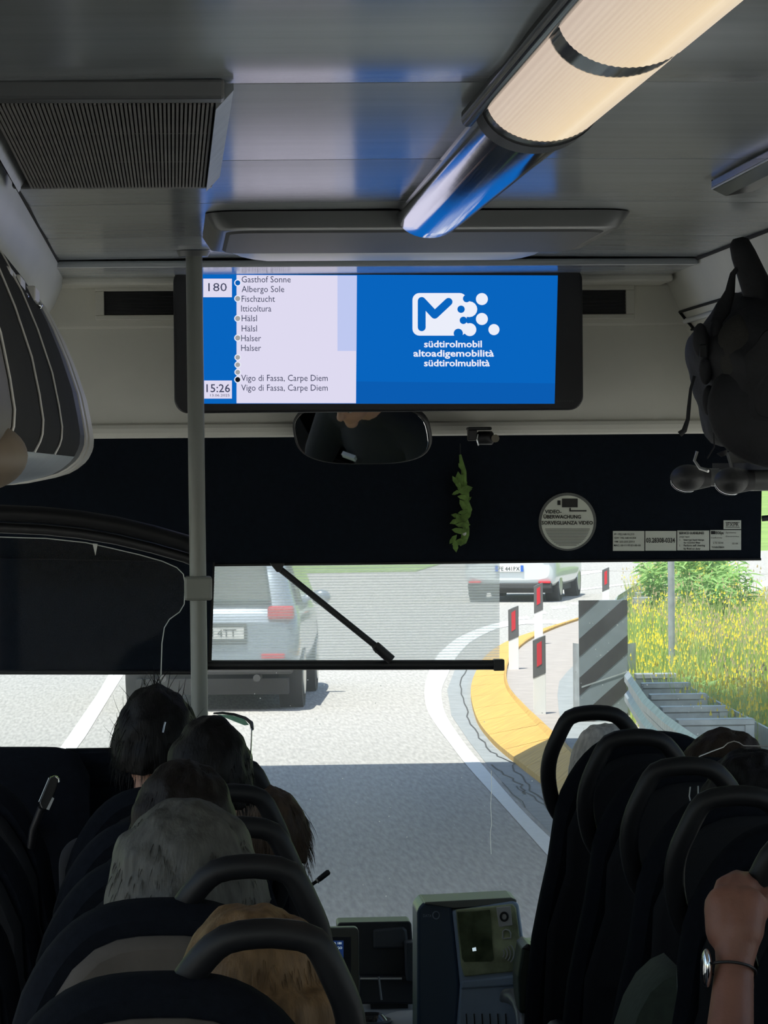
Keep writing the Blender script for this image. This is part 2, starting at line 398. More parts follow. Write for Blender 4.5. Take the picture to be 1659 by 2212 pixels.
# yellow kerb: separate precast stones with joints
base = [(1390, 1880), (1290, 1795), (1205, 1722), (1120, 1655), (1065, 1608), (1030, 1560), (1017, 1500), (1030, 1455), (1056, 1418), (1105, 1388), (1180, 1362), (1250, 1340)]
ridge = [(1400, 1790), (1325, 1718), (1260, 1651), (1210, 1599), (1165, 1556), (1125, 1516), (1097, 1481), (1092, 1446), (1105, 1411), (1140, 1379), (1195, 1353), (1250, 1334)]
NK = 20
bp3 = [G2(*p) for p in base]; rp3 = [G2(*p, .24) for p in ridge]
bb = resample(bp3, NK * 4); rr = resample(rp3, NK * 4)
kerb = thing('yellow_kerb', 'yellow painted sloping kerb curving round the traffic island', 'kerb', bp3[4])
for i in range(NK):
    rings = []
    for k in range(5):
        t = i * 4 + k; b_, r_ = bb[t], rr[t]; tn = (bb[min(t + 1, NK * 4)] - bb[max(t - 1, 0)]).normalized()
        off = tn * (.012 if k == 0 else (-.012 if k == 4 else 0)); out = (r_ - b_); out.z = 0; out.normalize(); dz = random.uniform(-.002, .002)
        rings.append([b_ + off, b_ + off + Vector((0, 0, .05)), r_ + off - out * .10 + Vector((0, 0, -.03 + dz)), r_ + off - out * .03 + Vector((0, 0, dz)), r_ + off + out * .08 + Vector((0, 0, -.01)), r_ + off + out * .08 - Vector((0, 0, .24))])
    MB().loft(rings, True, False).build('kerb_stone', M['kerby'], kerb)
# verge with grass
VZ = .22
vpts = [(1362, 1500), (1358, 1330), (1385, 1272), (1450, 1230), (1540, 1226), (1600, 1320), (1660, 1365), (1800, 1440), (2100, 1640), (2100, 1900), (1760, 1900), (1560, 1650), (1440, 1570)]
verge = struct(MB().prism([G2(u, v, VZ) for u, v in vpts], (0, 0, -.2)).build('grass_verge', M['verge']))
def inside(pt, poly):
    x, y = pt; c = False
    for i in range(len(poly)):
        x1, y1 = poly[i]; x2, y2 = poly[i - 1]
        if (y1 > y) != (y2 > y) and x < (x2 - x1) * (y - y1) / (y2 - y1) + x1: c = not c
    return c
def blades(n, region, hmin, hmax, w, name, m, heads=None, lean=.25):
    poly = [(G(u, v, VZ).x, G(u, v, VZ).y) for u, v in region]
    xs = [p[0] for p in poly]; ys = [p[1] for p in poly]; mb = MB(); hd = MB(); k = 0
    while k < n:
        x = random.uniform(min(xs), max(xs)); y = min(ys) + (max(ys) - min(ys)) * random.random() ** 1.6
        if not inside((x, y), poly): continue
        k += 1; h = random.uniform(hmin, hmax) * (1 + .25 * math.sin(x * 2.1) * math.sin(y * .9)); a = random.uniform(0, math.pi); l = random.uniform(-lean, lean) * h; l2 = random.uniform(-lean, lean) * h
        dx, dy = math.cos(a) * w, math.sin(a) * w
        q = [(x - dx, y - dy, VZ), (x + dx, y + dy, VZ), (x + l * .35 + dx * .7, y + l2 * .35 + dy * .7, VZ + h * .55), (x + l * .35 - dx * .7, y + l2 * .35 - dy * .7, VZ + h * .55), (x + l, y + l2, VZ + h)]
        mb.add(q, [(0, 1, 2, 3), (3, 2, 4)])
        if heads and random.random() < heads[1]:
            c = (x + l, y + l2, VZ + h); s_ = random.uniform(.006, .012)
            hd.add([(c[0] - s_, c[1], c[2]), (c[0] + s_, c[1], c[2]), (c[0], c[1] + s_, c[2]), (c[0], c[1], c[2] + s_ * 4), (c[0], c[1] - s_, c[2])], [(0, 4, 3), (4, 1, 3), (1, 2, 3), (2, 0, 3)])
    o = mb.build(name, m, kind='stuff')
    if heads: hh = hd.build('seed_heads', heads[0], o, kind='stuff')
    return o
def grassmat(name, cols, sc=1.5):
    m = mat(name, cols[0], .7); nt = m.node_tree; b = nt.nodes['Principled BSDF']
    g = nt.nodes.new('ShaderNodeTexCoord'); n = nt.nodes.new('ShaderNodeTexNoise'); n.inputs['Scale'].default_value = sc; n.inputs['Detail'].default_value = 8; n.inputs['Roughness'].default_value = .8
    r = nt.nodes.new('ShaderNodeValToRGB'); r.color_ramp.elements[0].position = .36; r.color_ramp.elements[1].position = .64
    r.color_ramp.elements[0].color = (*cols[0], 1); r.color_ramp.elements[1].color = (*cols[-1], 1)
    if len(cols) > 2: e = r.color_ramp.elements.new(.5); e.color = (*cols[1], 1)
    nt.links.new(g.outputs['Object'], n.inputs[0]); nt.links.new(n.outputs[0], r.inputs[0]); nt.links.new(r.outputs[0], b.inputs['Base Color'])
    tr = nt.nodes.new('ShaderNodeBsdfTranslucent'); mx = nt.nodes.new('ShaderNodeMixShader'); mx.inputs[0].default_value = .5
    nt.links.new(r.outputs[0], tr.inputs[0]); nt.links.new(b.outputs[0], mx.inputs[1]); nt.links.new(tr.outputs[0], mx.inputs[2]); nt.links.new(mx.outputs[0], nt.nodes['Material Output'].inputs[0])
    return m
M['grass'] = grassmat('tall_grass', [(.25, .46, .09), (.52, .64, .15), (.72, .72, .22)])
M['straw'] = grassmat('dry_grass', [(.62, .52, .28), (.70, .60, .36)])
M['flower'] = mat('yellow_flower', (.85, .68, .03), .6)
M['leaf'] = grassmat('bush_leaf', [(.26, .48, .13), (.46, .66, .26)], 6)
reg = [(1362, 1560), (1361, 1400), (1362, 1335), (1400, 1275), (1470, 1240), (1560, 1240), (1600, 1330), (1660, 1368), (1800, 1450), (1860, 1700), (1560, 1690), (1470, 1620)]
o = blades(26000, reg, .30, .60, .010, 'tall_grass', M['grass'], (M['flower'], .26)); tag(o, 'tall green meadow grass dotted with yellow flowers behind the guard rail', 'grass')
reg2 = [(1362, 1420), (1362, 1335), (1385, 1300), (1600, 1335), (1660, 1370), (1800, 1450), (1860, 1640), (1560, 1600)]
o = blades(1500, reg2, .5, .78, .006, 'dry_grass', M['straw'], (M['straw'], .9)); tag(o, 'dry straw coloured grass stalks rising above the green verge', 'grass')
# tall leafy weeds behind the pole
def weed(u, v, h, seed):
    rnd = random.Random(seed); g = G(u, v, VZ); t = thing('tall_weed', None, None, g); t['_local'] = 1
    st = MB(); lf = MB()
    for k in range(5):
        a = rnd.uniform(0, 6.28); l = rnd.uniform(.05, .22) * h; hh = h * rnd.uniform(.7, 1.0)
        pts = [(math.cos(a) * l * q * q, math.sin(a) * l * q * q, hh * q) for q in (0, .3, .6, .85, 1)]
        st.tube(pts, [.008, .007, .006, .004, .002], 5)
        for j in range(44):
            q = rnd.uniform(.12, 1); b = rnd.uniform(0, 6.28); ll = rnd.uniform(.12, .26); w = ll * .14; up = rnd.uniform(-.4, .7)
            p = Vector((math.cos(a) * l * q * q, math.sin(a) * l * q * q, hh * q)); d = Vector((math.cos(b), math.sin(b), up)).normalized(); s_ = d.cross(Vector((0, 0, 1))).normalized() * w
            e = p + d * ll + Vector((0, 0, -.04)); mm = p + d * ll * .5
            lf.add([p, mm + s_, e, mm - s_], [(0, 1, 2, 3)])
    st.build('stem', M['barkgreen'], t); lf.build('leaves', M['leaf'], t, kind='stuff')
    return t
wk = [(1405, 1330, 1.0), (1432, 1326, 1.15), (1475, 1335, 1.2), (1500, 1340, 1.15), (1525, 1338, 1.2), (1552, 1340, 1.1), (1580, 1345, 1.0), (1604, 1350, .95), (1420, 1345, .8), (1490, 1352, .8), (1540, 1356, .8), (1572, 1360, .7)]
for i, (u, v, h) in enumerate(wk):
    t = weed(u, v + 34, h * 1.28, i); tag(t, 'slender leafy green weed in the clump behind the grey sign pole', 'weed', 'green weeds behind the sign pole')
t = weed(1515, 1575, .45, 77); tag(t, 'low dark green leafy weed at the bottom of the verge above the passengers', 'weed')
# sign pole
g = G(1452, 1532, VZ)
pole = thing('sign_pole', 'tall thin galvanised sign pole standing in the verge', 'pole', g)
MB().tube([(g.x, g.y, g.z - .1), (g.x, g.y, 3.6)], .033, 14).build('post', M['galv'], pole)
MB().box((g.x - .3, g.y - .06, 2.95), (g.x + .3, g.y - .045, 3.55)).build('sign_plate', M['galv'], pole, .01)
MB().tube([(g.x, g.y, VZ - .02), (g.x, g.y, VZ + .03)], .06, 14).build('foot_collar', M['galv'], pole)
# delineator posts
def delineator(u, v, w, top, label, lit=True, z=IZ):
    g = G(u, v, z); s_ = w * g.y / F; t = thing('delineator_post', label, 'delineator', g, 0, 'red and white delineators on the island'); t['_local'] = 1
    hh = (v - top) * g.y / F
    def prof(z0, z1, k=1.0, sl=0): return MB().loft([[(-s_ / 2 * k, .0, z), (s_ / 2 * k, 0.0, z), (s_ / 2 * k * .9, s_ * .45, z), (0, s_ * .75, z), (-s_ / 2 * k * .9, s_ * .45, z)] for z in (z0, z1)], True, False)
    prof(0, hh - .36).build('post_body', M['whiteplastic'], t, .004)
    c = MB(); b = [(-s_ / 2 * 1.04, -.003), (s_ / 2 * 1.04, -.003), (s_ / 2 * .95, s_ * .5), (0, s_ * .8), (-s_ / 2 * .95, s_ * .5)]
    lo = [(x, y, hh - .36 - .05 * (.5 - x / s_)) for x, y in b]; hi = [(x, y, hh - .05 * (.5 - x / s_)) for x, y in b]
    c.loft([lo, hi], True, False); cp = c.build('dark_cap', M['postgrey'], t, .003)
    MB().loft([[(-s_ * .2, -.008, hh - .30), (s_ * .2, -.008, hh - .27), (s_ * .2, -.002, hh - .27), (-s_ * .2, -.002, hh - .30)], [(-s_ * .2, -.008, hh - .08), (s_ * .2, -.008, hh - .05), (s_ * .2, -.002, hh - .05), (-s_ * .2, -.002, hh - .08)]], True, False).build('red_reflector', M['red'], cp, .002)
    return t
delineator(1166, 1543, 27, 1372, 'nearest red and white delineator post, left of the striped board')
delineator(1110, 1446, 22, 1308, 'red and white delineator post beside the right end of the mesh blind')
delineator(1164, 1392, 19, 1258, 'red and white delineator post standing in front of the white car')
delineator(1309, 1310, 15, 1225, 'farthest red and white delineator post, on the road above the striped board')
# striped hazard board on the crash cushion nose
BY = 31.5
bd = thing('striped_hazard_board', 'hazard board with black diagonal stripes, its white greyed for shade, on the guard rail nose', 'sign', P(1302, 1590, BY))
rx0, rz1 = P(1250, 1297, BY).x, P(1250, 1297, BY).z; rx1 = P(1355, 1297, BY).x; rz0 = IZ
MB().box((rx0, BY, rz0), (rx1, BY + .03, rz1)).build('board', M['signshaded'], bd, .004)
sl = .87; per = .36
for k in range(-2, 6):
    z0 = rz1 - .165 - per * k
    poly = [(rx0, rz0), (rx1, rz0), (rx1, rz1), (rx0, rz1)]
    n = (-sl, 1.0)
    poly = clip(poly, n, -sl * rx0 + z0 + .165); poly = clip(poly, (sl, -1.0), -(-sl * rx0 + z0))
    if len(poly) > 2: MB().prism([(x, BY - .004, z) for x, z in poly], (0, .004, 0)).build('black_stripe', M['signdark'], bd)
MB().prism([(rx0 + .02, BY - .008, .52), (rx1 - .01, BY - .008, .66), (rx1 - .01, BY - .008, .67), (rx0 + .02, BY - .008, .535)], (0, .003, 0)).build('scratch', M['galv'], bd)
# guard rail: nose curve, near arm with frames, far arm
rail = thing('crash_barrier', 'galvanised guard rail crash cushion behind the striped board', 'guard rail', G(1300, 1560, IZ))
def wbeam(path, z, name):
    prof = [(0, .15), (.035, .11), (.035, .06), (0, .02), (0, -.02), (.035, -.06), (.035, -.11), (0, -.15)]
    rings = []; path = [Vector((p[0], p[1], 0)) for p in path]
    for i, p in enumerate(path):
        t = (path[min(i + 1, len(path) - 1)] - path[max(i - 1, 0)]).normalized(); nn = Vector((t.y, -t.x, 0))
        rings.append([p - nn * a + Vector((0, 0, z + b)) for a, b in prof])
    mb = MB().loft(rings, False, False, False); o = mb.build(name, M['galv'], rail)
    md = o.modifiers.new('sol', 'SOLIDIFY'); md.thickness = .006; return o
Z = .60
near = [(4.03, 30.2), (3.89, 28.7), (3.71, 26.7), (3.59, 24.8), (3.52, 23.1), (3.46, 21.0)]
nose = [(4.62 + .42 * math.cos(a), 35.5 + .42 * math.sin(a)) for a in [math.radians(q) for q in range(200, 341, 14)]]
wbeam(near[::-1], Z, 'near_beam')
farp = [(5.02 + .0 * k, 35.6 + 0) for k in range(1)] + [(5.25, 42), (5.6, 48), (6.2, 55), (7.4, 64)]
wbeam([(4.30, 32.9), (4.6, 36), (5.1, 40), (6.2, 47.5), (8.0, 56.8)], Z, 'far_beam')
MB().loft([[(4.07 + .30 * math.cos(math.radians(a)), 32.25 + .35 * math.sin(math.radians(a)), z) for a in range(180, 361, 12)] for z in (.22, .3, .55, .82, .9)], False, True, False).build('nose_shell', M['galv'], rail)
for k, (x, y) in enumerate([(4.05, 29.9), (3.93, 28.6), (3.80, 27.2), (3.69, 25.8), (3.62, 24.5)]):
    w = .36 + .05 * k
    fr = MB().box((x, y - .04, .70), (x + w, y + .10, .745)).box((x + w - .07, y - .03, .30), (x + w, y + .06, .72)).box((x, y - .01, .42), (x + w, y + .02, .70)).build('diaphragm_frame', M['galv'], rail, .006)
    MB().box((x + .04, y, .0), (x + .12, y + .08, .7)).build('post', M['galv'], rail, .004)
MB().prism([(4.22, 22.0, .66), (4.46, 30, .66), (4.46, 30, .42), (4.22, 22, .42)], (.02, 0, 0)).build('rear_beam', M['galv'], rail)
for k in range(6):
    t = k / 5; x = 6.4 + 1.7 * t ** 1.1; y = 47 + 9.5 * t
    MB().box((x - .05, y, .66), (x + .62, y + .12, .74)).build('spacer_block', M['galv'], rail, .005)
    MB().box((x - .05, y, .0), (x + .05, y + .1, .66)).build('post', M['galv'], rail)
# overpass deck whose edge throws the shade across the road
ov = thing('overpass', 'grey concrete road overpass crossing above the road', 'bridge', (0, 20, 0))
sh = SUNV / SUNV.z * 6.5
edge = G(800, 1655).y + sh.y
MB().box((-30, 13.0, 6.5), (40, edge, 7.2)).build('deck', M['concrete'], ov)
MB().box((-30, edge - .25, 7.2), (40, edge, 7.25)).build('parapet', M['concrete'], ov)
for x in (-24, 30): MB().box((x - 1, 17, 0), (x + 1, 23, 6.5)).build('pier', M['concrete'], ov, .1)
# hill side and trees far behind
hv = MB(); rings = []
for k in range(0, 5):
    rings.append([(-450 + 30 * i, 330 + 60 * k, (-1 + [0, 14, 40, 70, 95][k]) * (1 + .35 * math.sin(i * .7 + k))) for i in range(31)])
struct(hv.loft(rings, False, True, False).build('wooded_hillside', M['grassfar']))

# ------------------------------------------------------------------ vehicles
def car(name, label, paint, rings, loc, rotz, w, wheels, wr, plate_txt, suv=False):
    t = thing(name, label, 'car', loc, rotz); t['_local'] = 1
    hw = w / 2; rg = []
    for (y, zb, be, ro, ws_, wr_) in rings:
        a = hw * ws_; b = hw * wr_
        half = [(0, zb), (a * .88, zb), (a * .98, zb + .08), (a, (zb + be) / 2), (a * .985, be - .06), (a * .95, be), (b * 1.0, ro - .07), (b * .93, ro - .02), (b * .7, ro), (0, ro)]
        rg.append([(x, y, z) for x, z in half] + [(-x, y, z) for x, z in half[-2:0:-1]])
    mb = MB().loft(rg, True, True); body = mb.build('body_shell', paint, t)
    sb = body.modifiers.new('sub', 'SUBSURF'); sb.levels = 1; sb.render_levels = 1
    for (x, y) in wheels:
        s_ = 1 if x > 0 else -1
        wv = MB().tube([(x - s_ * .2, y, wr), (x - s_ * .02, y, wr), (x, y, wr)], [wr, wr, wr * .93], 28).build('tyre', M['tyre'], t)
        MB().tube([(x - s_ * .05, y, wr), (x + s_ * .012, y, wr)], [wr * .68, wr * .64], 24).build('wheel_rim', M['rim'], wv)
        ar = MB().tube([(x - s_ * .25, y, wr + .02), (x - s_ * .0, y, wr + .02)], wr * 1.16, 24).build('wheel_arch', M['under'], t)
    MB().box((-hw * .85, .25, .17), (hw * .85, rings[-1][0] - .3, .34)).build('underbody', M['under'], t)
    return t, hw
rg = [(0, .42, .80, .84, .86, .80), (.04, .30, .86, .94, .96, .82), (.12, .28, .93, 1.02, .99, .80), (.42, .26, .97, 1.40, 1.0, .72), (.9, .25, .98, 1.50, 1.0, .72), (1.8, .25, .97, 1.52, 1.0, .72), (2.5, .25, .96, 1.42, 1.0, .72), (3.1, .25, .92, 1.0, 1.0, .80), (3.9, .27, .78, .82, .97, .8), (4.15, .35, .62, .66, .88, .75)]
cg = G(1098, 1300); wc, hw = car('hatchback_car', 'white hatchback car driving ahead beyond the mesh blind', M['carwhite'], rg, (cg.x, cg.y - .3, 0), math.radians(-14.5), 1.78, [(.86, .75), (-.86, .75), (.86, 3.3), (-.86, 3.3)], .31, '')
MB().prism([(-.55, .12, 1.0), (.55, .12, 1.0), (.5, .40, 1.36), (-.5, .40, 1.36)], (0, -.05, .03)).build('rear_window', M['carglass'], wc, .02)
for s_ in (-1, 1):
    MB().box((s_ * .62, -.03, .78), (s_ * .86, .10, .92)).build('tail_light', M['red'], wc, .03)
    MB().box((s_ * .55, -.035, .36), (s_ * .78, .02, .40)).build('rear_reflector', M['red'], wc, .01)
    MB().prism([(s_ * .885, .6, .99), (s_ * .885, 2.6, .97), (s_ * .70, 2.2, 1.40), (s_ * .68, .9, 1.42)], (s_ * .012, 0, 0)).build('side_window', M['carglass'], wc)
    MB().ell((s_ * .98, 2.4, .95), (.10, .06, .07)).build('door_mirror', M['carwhite'], wc)
MB().box((-.8, -.02, .26), (.8, .10, .36)).build('bumper_insert', M['under'], wc, .02)
pl = MB().box((-.27, -.035, .58), (.27, -.02, .70)).build('number_plate', M['platewhite'], wc)
MB().box((.215, -.04, .58), (.27, -.034, .70)).build('plate_band', M['plateblue'], pl)
MB().box((-.27, -.04, .58), (-.215, -.034, .70)).build('plate_band', M['plateblue'], pl)
def loctext(body, w, h, loc, m, parent):
    cu = bpy.data.curves.new('t', 'FONT'); cu.body = body; cu.size = 1; cu.resolution_u = 1; t = bpy.data.objects.new('tmp', cu); C.objects.link(t)
    me = bpy.data.meshes.new_from_object(t.evaluated_get(bpy.context.evaluated_depsgraph_get())); bpy.data.objects.remove(t)
    n = len(me.vertices); a = np.empty(n * 3, dtype=np.float32); me.vertices.foreach_get('co', a); a = a.reshape(-1, 3)
    x0, x1 = a[:, 0].min(), a[:, 0].max(); b = np.zeros_like(a); b[:, 0] = loc[0] + (a[:, 0] - x0) / (x1 - x0) * w; b[:, 1] = loc[1]; b[:, 2] = loc[2] + a[:, 1] / .69 * h
    me.vertices.foreach_set('co', b.reshape(-1)); me.materials.clear(); me.materials.append(m); return put('plate_lettering', me, m, parent)
loctext('FE 441PX', .40, .075, (-.20, -.041, .60), M['ink'], pl)
rg2 = [(0, .50, .92, .95, .88, .84), (.05, .42, .98, 1.06, .97, .86), (.14, .40, 1.05, 1.15, 1.0, .86), (.38, .38, 1.08, 1.66, 1.0, .80), (.8, .36, 1.08, 1.74, 1.0, .80), (2.4, .36, 1.06, 1.75, 1.0, .80), (3.0, .36, 1.04, 1.62, 1.0, .79), (3.6, .36, 1.02, 1.10, 1.0, .86), (4.4, .38, .90, .95, .98, .85), (4.65, .5, .75, .8, .9, .8)]
sg = G(446, 1526); sv, hw = car('suv_car', 'silver blue SUV seen through the mesh blind on the left', M['carsilver'], rg2, (sg.x + .03, sg.y - .9, 0), math.radians(-5.4), 1.92, [(.95, .9), (-.95, .9), (.95, 3.5), (-.95, 3.5)], .37, '')
MB().prism([(-.66, .10, 1.14), (.66, .10, 1.14), (.58, .36, 1.60), (-.58, .36, 1.60)], (0, -.05, .03)).build('rear_window', M['carglass'], sv, .03)
for s_ in (-1, 1):
    MB().box((s_ * .62, -.03, .98), (s_ * .90, .12, 1.12)).build('tail_light', M['red'], sv, .03)
    MB().box((s_ * .55, -.03, .56), (s_ * .80, .02, .62)).build('rear_reflector', M['red'], sv, .01)
    MB().prism([(s_ * .955, .6, 1.12), (s_ * .955, 3.0, 1.10), (s_ * .80, 2.7, 1.60), (s_ * .80, .7, 1.62)], (s_ * .012, 0, 0)).build('side_window', M['carglass'], sv)
    MB().ell((s_ * 1.04, 2.9, 1.10), (.11, .07, .09)).build('door_mirror', M['carsilver'], sv)
    MB().tube([(s_ * .5, -.02, .36), (s_ * .5, .3, .36)], .04, 14).build('exhaust_pipe', M['under'], sv)
MB().box((-.88, -.02, .40), (.88, .14, .56)).build('bumper_insert', M['under'], sv, .03)
pl2 = MB().box((-.17, -.035, .78), (.37, -.02, .90)).build('number_plate', M['platewhite'], sv)
loctext('FM 4TT', .38, .08, (-.09, -.041, .80), M['ink'], pl2)
MB().box((-.2, -.03, .72), (.4, -.005, .94)).build('plate_recess', M['under'], sv, .02)
# ------------------------------------------------------------------ bus shell
def sbox(name, a, b, m, bev=0): return struct(MB().box(a, b).build(name, m, None, bev))
sbox('floor', (XL, YB, FL - .25), (XR, YF - .1, FL), M['floor'])
sbox('wall_back', (XL, YB - .08, FL), (XR, YB, 1.6), M['wall'])
MB().box((XL, YB - .08, 2.9), (XR, YB, CE + .1)).build('upper_wall_panel', M['wall'], bpy.data.objects['wall_back'])
sbox('window_14', (XL, YB - .05, 1.6), (XR, YB - .042, 2.9), M['sideglass'])  # unseen rear glazing, added so that daylight reaches the front bulkhead
sbox('wall_left', (XL - .08, YB, FL - .2), (XL, YF - .1, 1.45), M['wall'])
sbox('wall_right', (XR, YB, FL - .2), (XR + .08, YF - .1, 1.45), M['wall'])
for nm, x0, x1 in (('wall_left', XL - .08, XL), ('wall_right', XR, XR + .08)):
    p = bpy.data.objects[nm]
    MB().box((x0, YB, 2.62), (x1, YF - .1, CE + .1)).build('upper_wall_panel', M['wall'], p)
    for y in (YB, 1.4, 3.2, 5.0, 6.8, 8.4, 9.35):
        MB().box((x0, y - .045 + .05, 1.45), (x1, y + .045 + .05, 2.62)).build('window_pillar', M['dark'], p, .005)
k = 1
for x in (XL - .04, XR + .03):
    for a, b in ((YB + .1, 1.4), (1.5, 3.2), (3.3, 5.0), (5.1, 6.8), (6.9, 8.4), (8.5, 9.35)):
        sbox('window_%d' % k, (x, a, 1.45), (x + .008, b, 2.62), M['sideglass']); k += 1
# windscreen and what frames it
wsn = struct(MB().box((XL, YF, 1.05), (XR, YF + .008, 3.0)).build('window_13', M['glass']))
wf = struct(MB().box((XL - .08, YF - .12, .2), (XR + .08, YF + .02, 1.05)).build('front_wall', M['dark'], None, .02))
MB().box((XR, YF - .12, 1.05), (XR + .08, YF + .02, 3.1)).build('windscreen_pillar', M['dark'], wf, .01)
MB().box((XL - .08, YF - .12, 1.05), (XL, YF + .02, 3.1)).build('windscreen_pillar', M['dark'], wf, .01)
MB().box((XL - .08, YF - .12, 3.0), (XR + .08, YF + .02, 3.2)).build('windscreen_header', M['dark'], wf, .01)
sp = MB()
for i in range(150):
    u, v = random.uniform(180, 1500), random.uniform(1450, 2000)
    if i < 50: u, v = random.uniform(1240, 1520), random.uniform(1300, 1600)
    if i > 135: u, v = random.uniform(200, 440), random.uniform(1430, 1460)
    c = P(u, v, YF - .002); s_ = random.choice((.0008, .0011, .0015, .0022 if i < 50 else .0013)); q = [(c.x + s_ * math.cos(a) * random.uniform(.6, 1.3), YF - .002, c.z + s_ * math.sin(a) * random.uniform(.6, 1.3)) for a in [k * math.pi / 4 for k in range(8)]]
    sp.prism(q, (0, .001, 0))
M['bug'] = glassmat('dried_insect_specks', (.8, .8, .8), .75, (.95, .97, .95), .0)
sp.build('dried_specks', M['bug'], wsn, kind='stuff')
def onscreen_line(pts, w, m, nm):
    q = [P(u, v, YF - .003) for u, v in pts]; return MB().tube(q, w, 5).build(nm, m, wsn)
M['smear'] = glassmat('dried_drip', (.8, .8, .8), .5, (.95, .97, .95), .0)
onscreen_line([(1061, 1665), (1062, 1700), (1060, 1740), (1062, 1780), (1059, 1800), (1061, 1845)], .0009, M['smear'], 'dried_drip')
# ceiling: lengthwise stack of cross panels with dark joints
CX0, CX1 = -.28, 1.225
ceil = sbox('ceiling', (XL - .08, YB, CE + .02), (XR + .08, YF - .1, CE + .12), M['dark'])
seams = [YB, -.2, 1.4, 2.9, 4.32, 5.40, 6.27, 7.18, 7.87, 8.46]
for a, b in zip(seams, seams[1:]):
    rings = []; n = 10
    for k in range(n + 1):
        t = k / n; y = a + .004 + (b - a - .008) * t; sag = .003 * math.sin(math.pi * t) * (b - a)
        if a == 2.9: sag = .012 * math.sin(math.pi * t) + .005 * math.sin(3 * math.pi * t)
        rings.append([(CX0, y, CE - sag), (.1, y, CE - sag + .004), (.48, y, CE - sag + .006), (.86, y, CE - sag + .004), (CX1, y, CE - sag), (CX1, y, CE + .03), (CX0, y, CE + .03)])
    rings = [r[::-1] for r in rings]
    o = MB().loft(rings, True, True).build('ceiling_panel', M['ceil'], ceil)
    o.modifiers.new('e', 'EDGE_SPLIT').split_angle = math.radians(40)
# last step down above the display
MB().box((CX0, 7.9, CE - .018), (CX1, 8.46, CE - .002)).build('ceiling_step', M['ceil'], ceil, .006)
MB().box((CX0, 8.30, CE - .035), (CX1, 8.5, CE - .016)).build('ceiling_step', M['header'], ceil, .006)
# front bulkhead above the windscreen
hb = P(800, 941, 8.5).z
wfr = sbox('wall_front', (XL, 8.5, hb), (1.46, 8.75, CE), M['header'], .012)
MB().box((XL, 8.482, hb - .001), (1.42, 8.56, hb + .034)).build('lower_lip', M['header'], wfr, .012)
MB().prism([(XL, 8.492, P(0, 712, 8.5).z), (1.32, 8.492, P(0, 712, 8.5).z), (1.32, 8.492, CE - .03), (XL, 8.492, CE - .03)], (0, .012, 0)).build('upper_band', M['header'], wfr, .006)
# right corner: sloping side panel
struct(MB().prism([(1.225, 2.0, CE), (1.40, 2.0, hb), (1.46, 2.0, hb), (1.46, 2.0, CE + .02), (1.225, 2.0, CE + .02)], (0, 6.6, 0)).build('wall_right_cove', M['header'], None))
cv = bpy.data.objects['wall_right_cove']
MB().tube([(1.224, 2.0, CE - .002), (1.224, 8.5, CE - .002)], .006, 8).build('joint_seal', M['gap'], cv)
MB().box((1.40, 2.0, hb), (XR, 8.6, hb + .02)).build('side_soffit', M['header'], cv)
def onslope(u, v):       # hit the sloping panel plane
    d = ray(u, v); a = Vector((1.225, 0, CE)); n = Vector((CE - hb, 0, .175)).normalized()
    t = (a - EYE).dot(n) / d.dot(n); return EYE + d * (t - .03)
for i, (uv0, uv1) in enumerate([((1468, 674), (1640, 622)), ((1480, 694), (1640, 646)), ((1494, 712), (1640, 668)), ((1468, 674), (1508, 722)), ((1480, 694), (1600, 658))]):
    MB().tube([onslope(*uv0), onslope(*uv1)], .0035 if i != 1 else .007, 6).build('seam_trim', M['gap'] if i != 1 else M['duct'], cv)
# header vents: framed dark slots
def vent(u0, u1, v0, v1, nm, label):
    t = thing(nm, label, 'air vent', P((u0 + u1) / 2, v1, 8.48)); a = P(u0, v0, 8.49); b = P(u1, v1, 8.49)
    fr = MB(); m = .022
    fr.box((a.x - m, 8.470, b.z - m * .55), (b.x + m, 8.492, b.z)); fr.box((a.x - m, 8.470, a.z), (b.x + m, 8.492, a.z + m * .55))
    fr.box((a.x - m, 8.470, b.z), (a.x, 8.492, a.z)); fr.box((b.x, 8.470, b.z), (b.x + m, 8.492, a.z)); fr.build('frame', M['header'], t, .002)
    MB().box((a.x, 8.486, b.z), (b.x, 8.4915, a.z)).build('dark_slot', M['charcoal'], t)
    for k in range(7):
        z = b.z + (a.z - b.z) * (k + .5) / 7; MB().box((a.x, 8.479, z - .001), (b.x, 8.487, z + .001)).build('slat', M['dark'], t)
vent(225, 500, 630, 680, 'air_vent', 'long dark slot vent left of the display in the front bulkhead')
vent(1130, 1350, 628, 679, 'air_vent', 'dark slot vent right of the display in the front bulkhead')
# left side duct panel between ceiling and lockers
def duct_ring(y): return [(-.262, y, CE + .02), (-.262, y, CE - .004), (-.266, y, CE - .04), (-.285, y, CE - .085), (-.302, y, CE - .108), (-.36, y, CE - .12), (-.42, y, CE - .10), (-.5, y, CE + .02)]
duct = MB().loft([duct_ring(y) for y in (.0, 2, 3, 4, 5, 6, 7, 7.9, 8.28, 8.32)][::-1], True, True).build('side_duct', M['duct'])
duct.modifiers.new('e', 'EDGE_SPLIT').split_angle = math.radians(45)
duct['kind'] = 'structure'; duct.name = 'trim_1'
MB().tube([(-.262, 0, CE - .002), (-.262, 8.3, CE - .002)], .004, 6).build('joint_seal', M['gap'], duct)
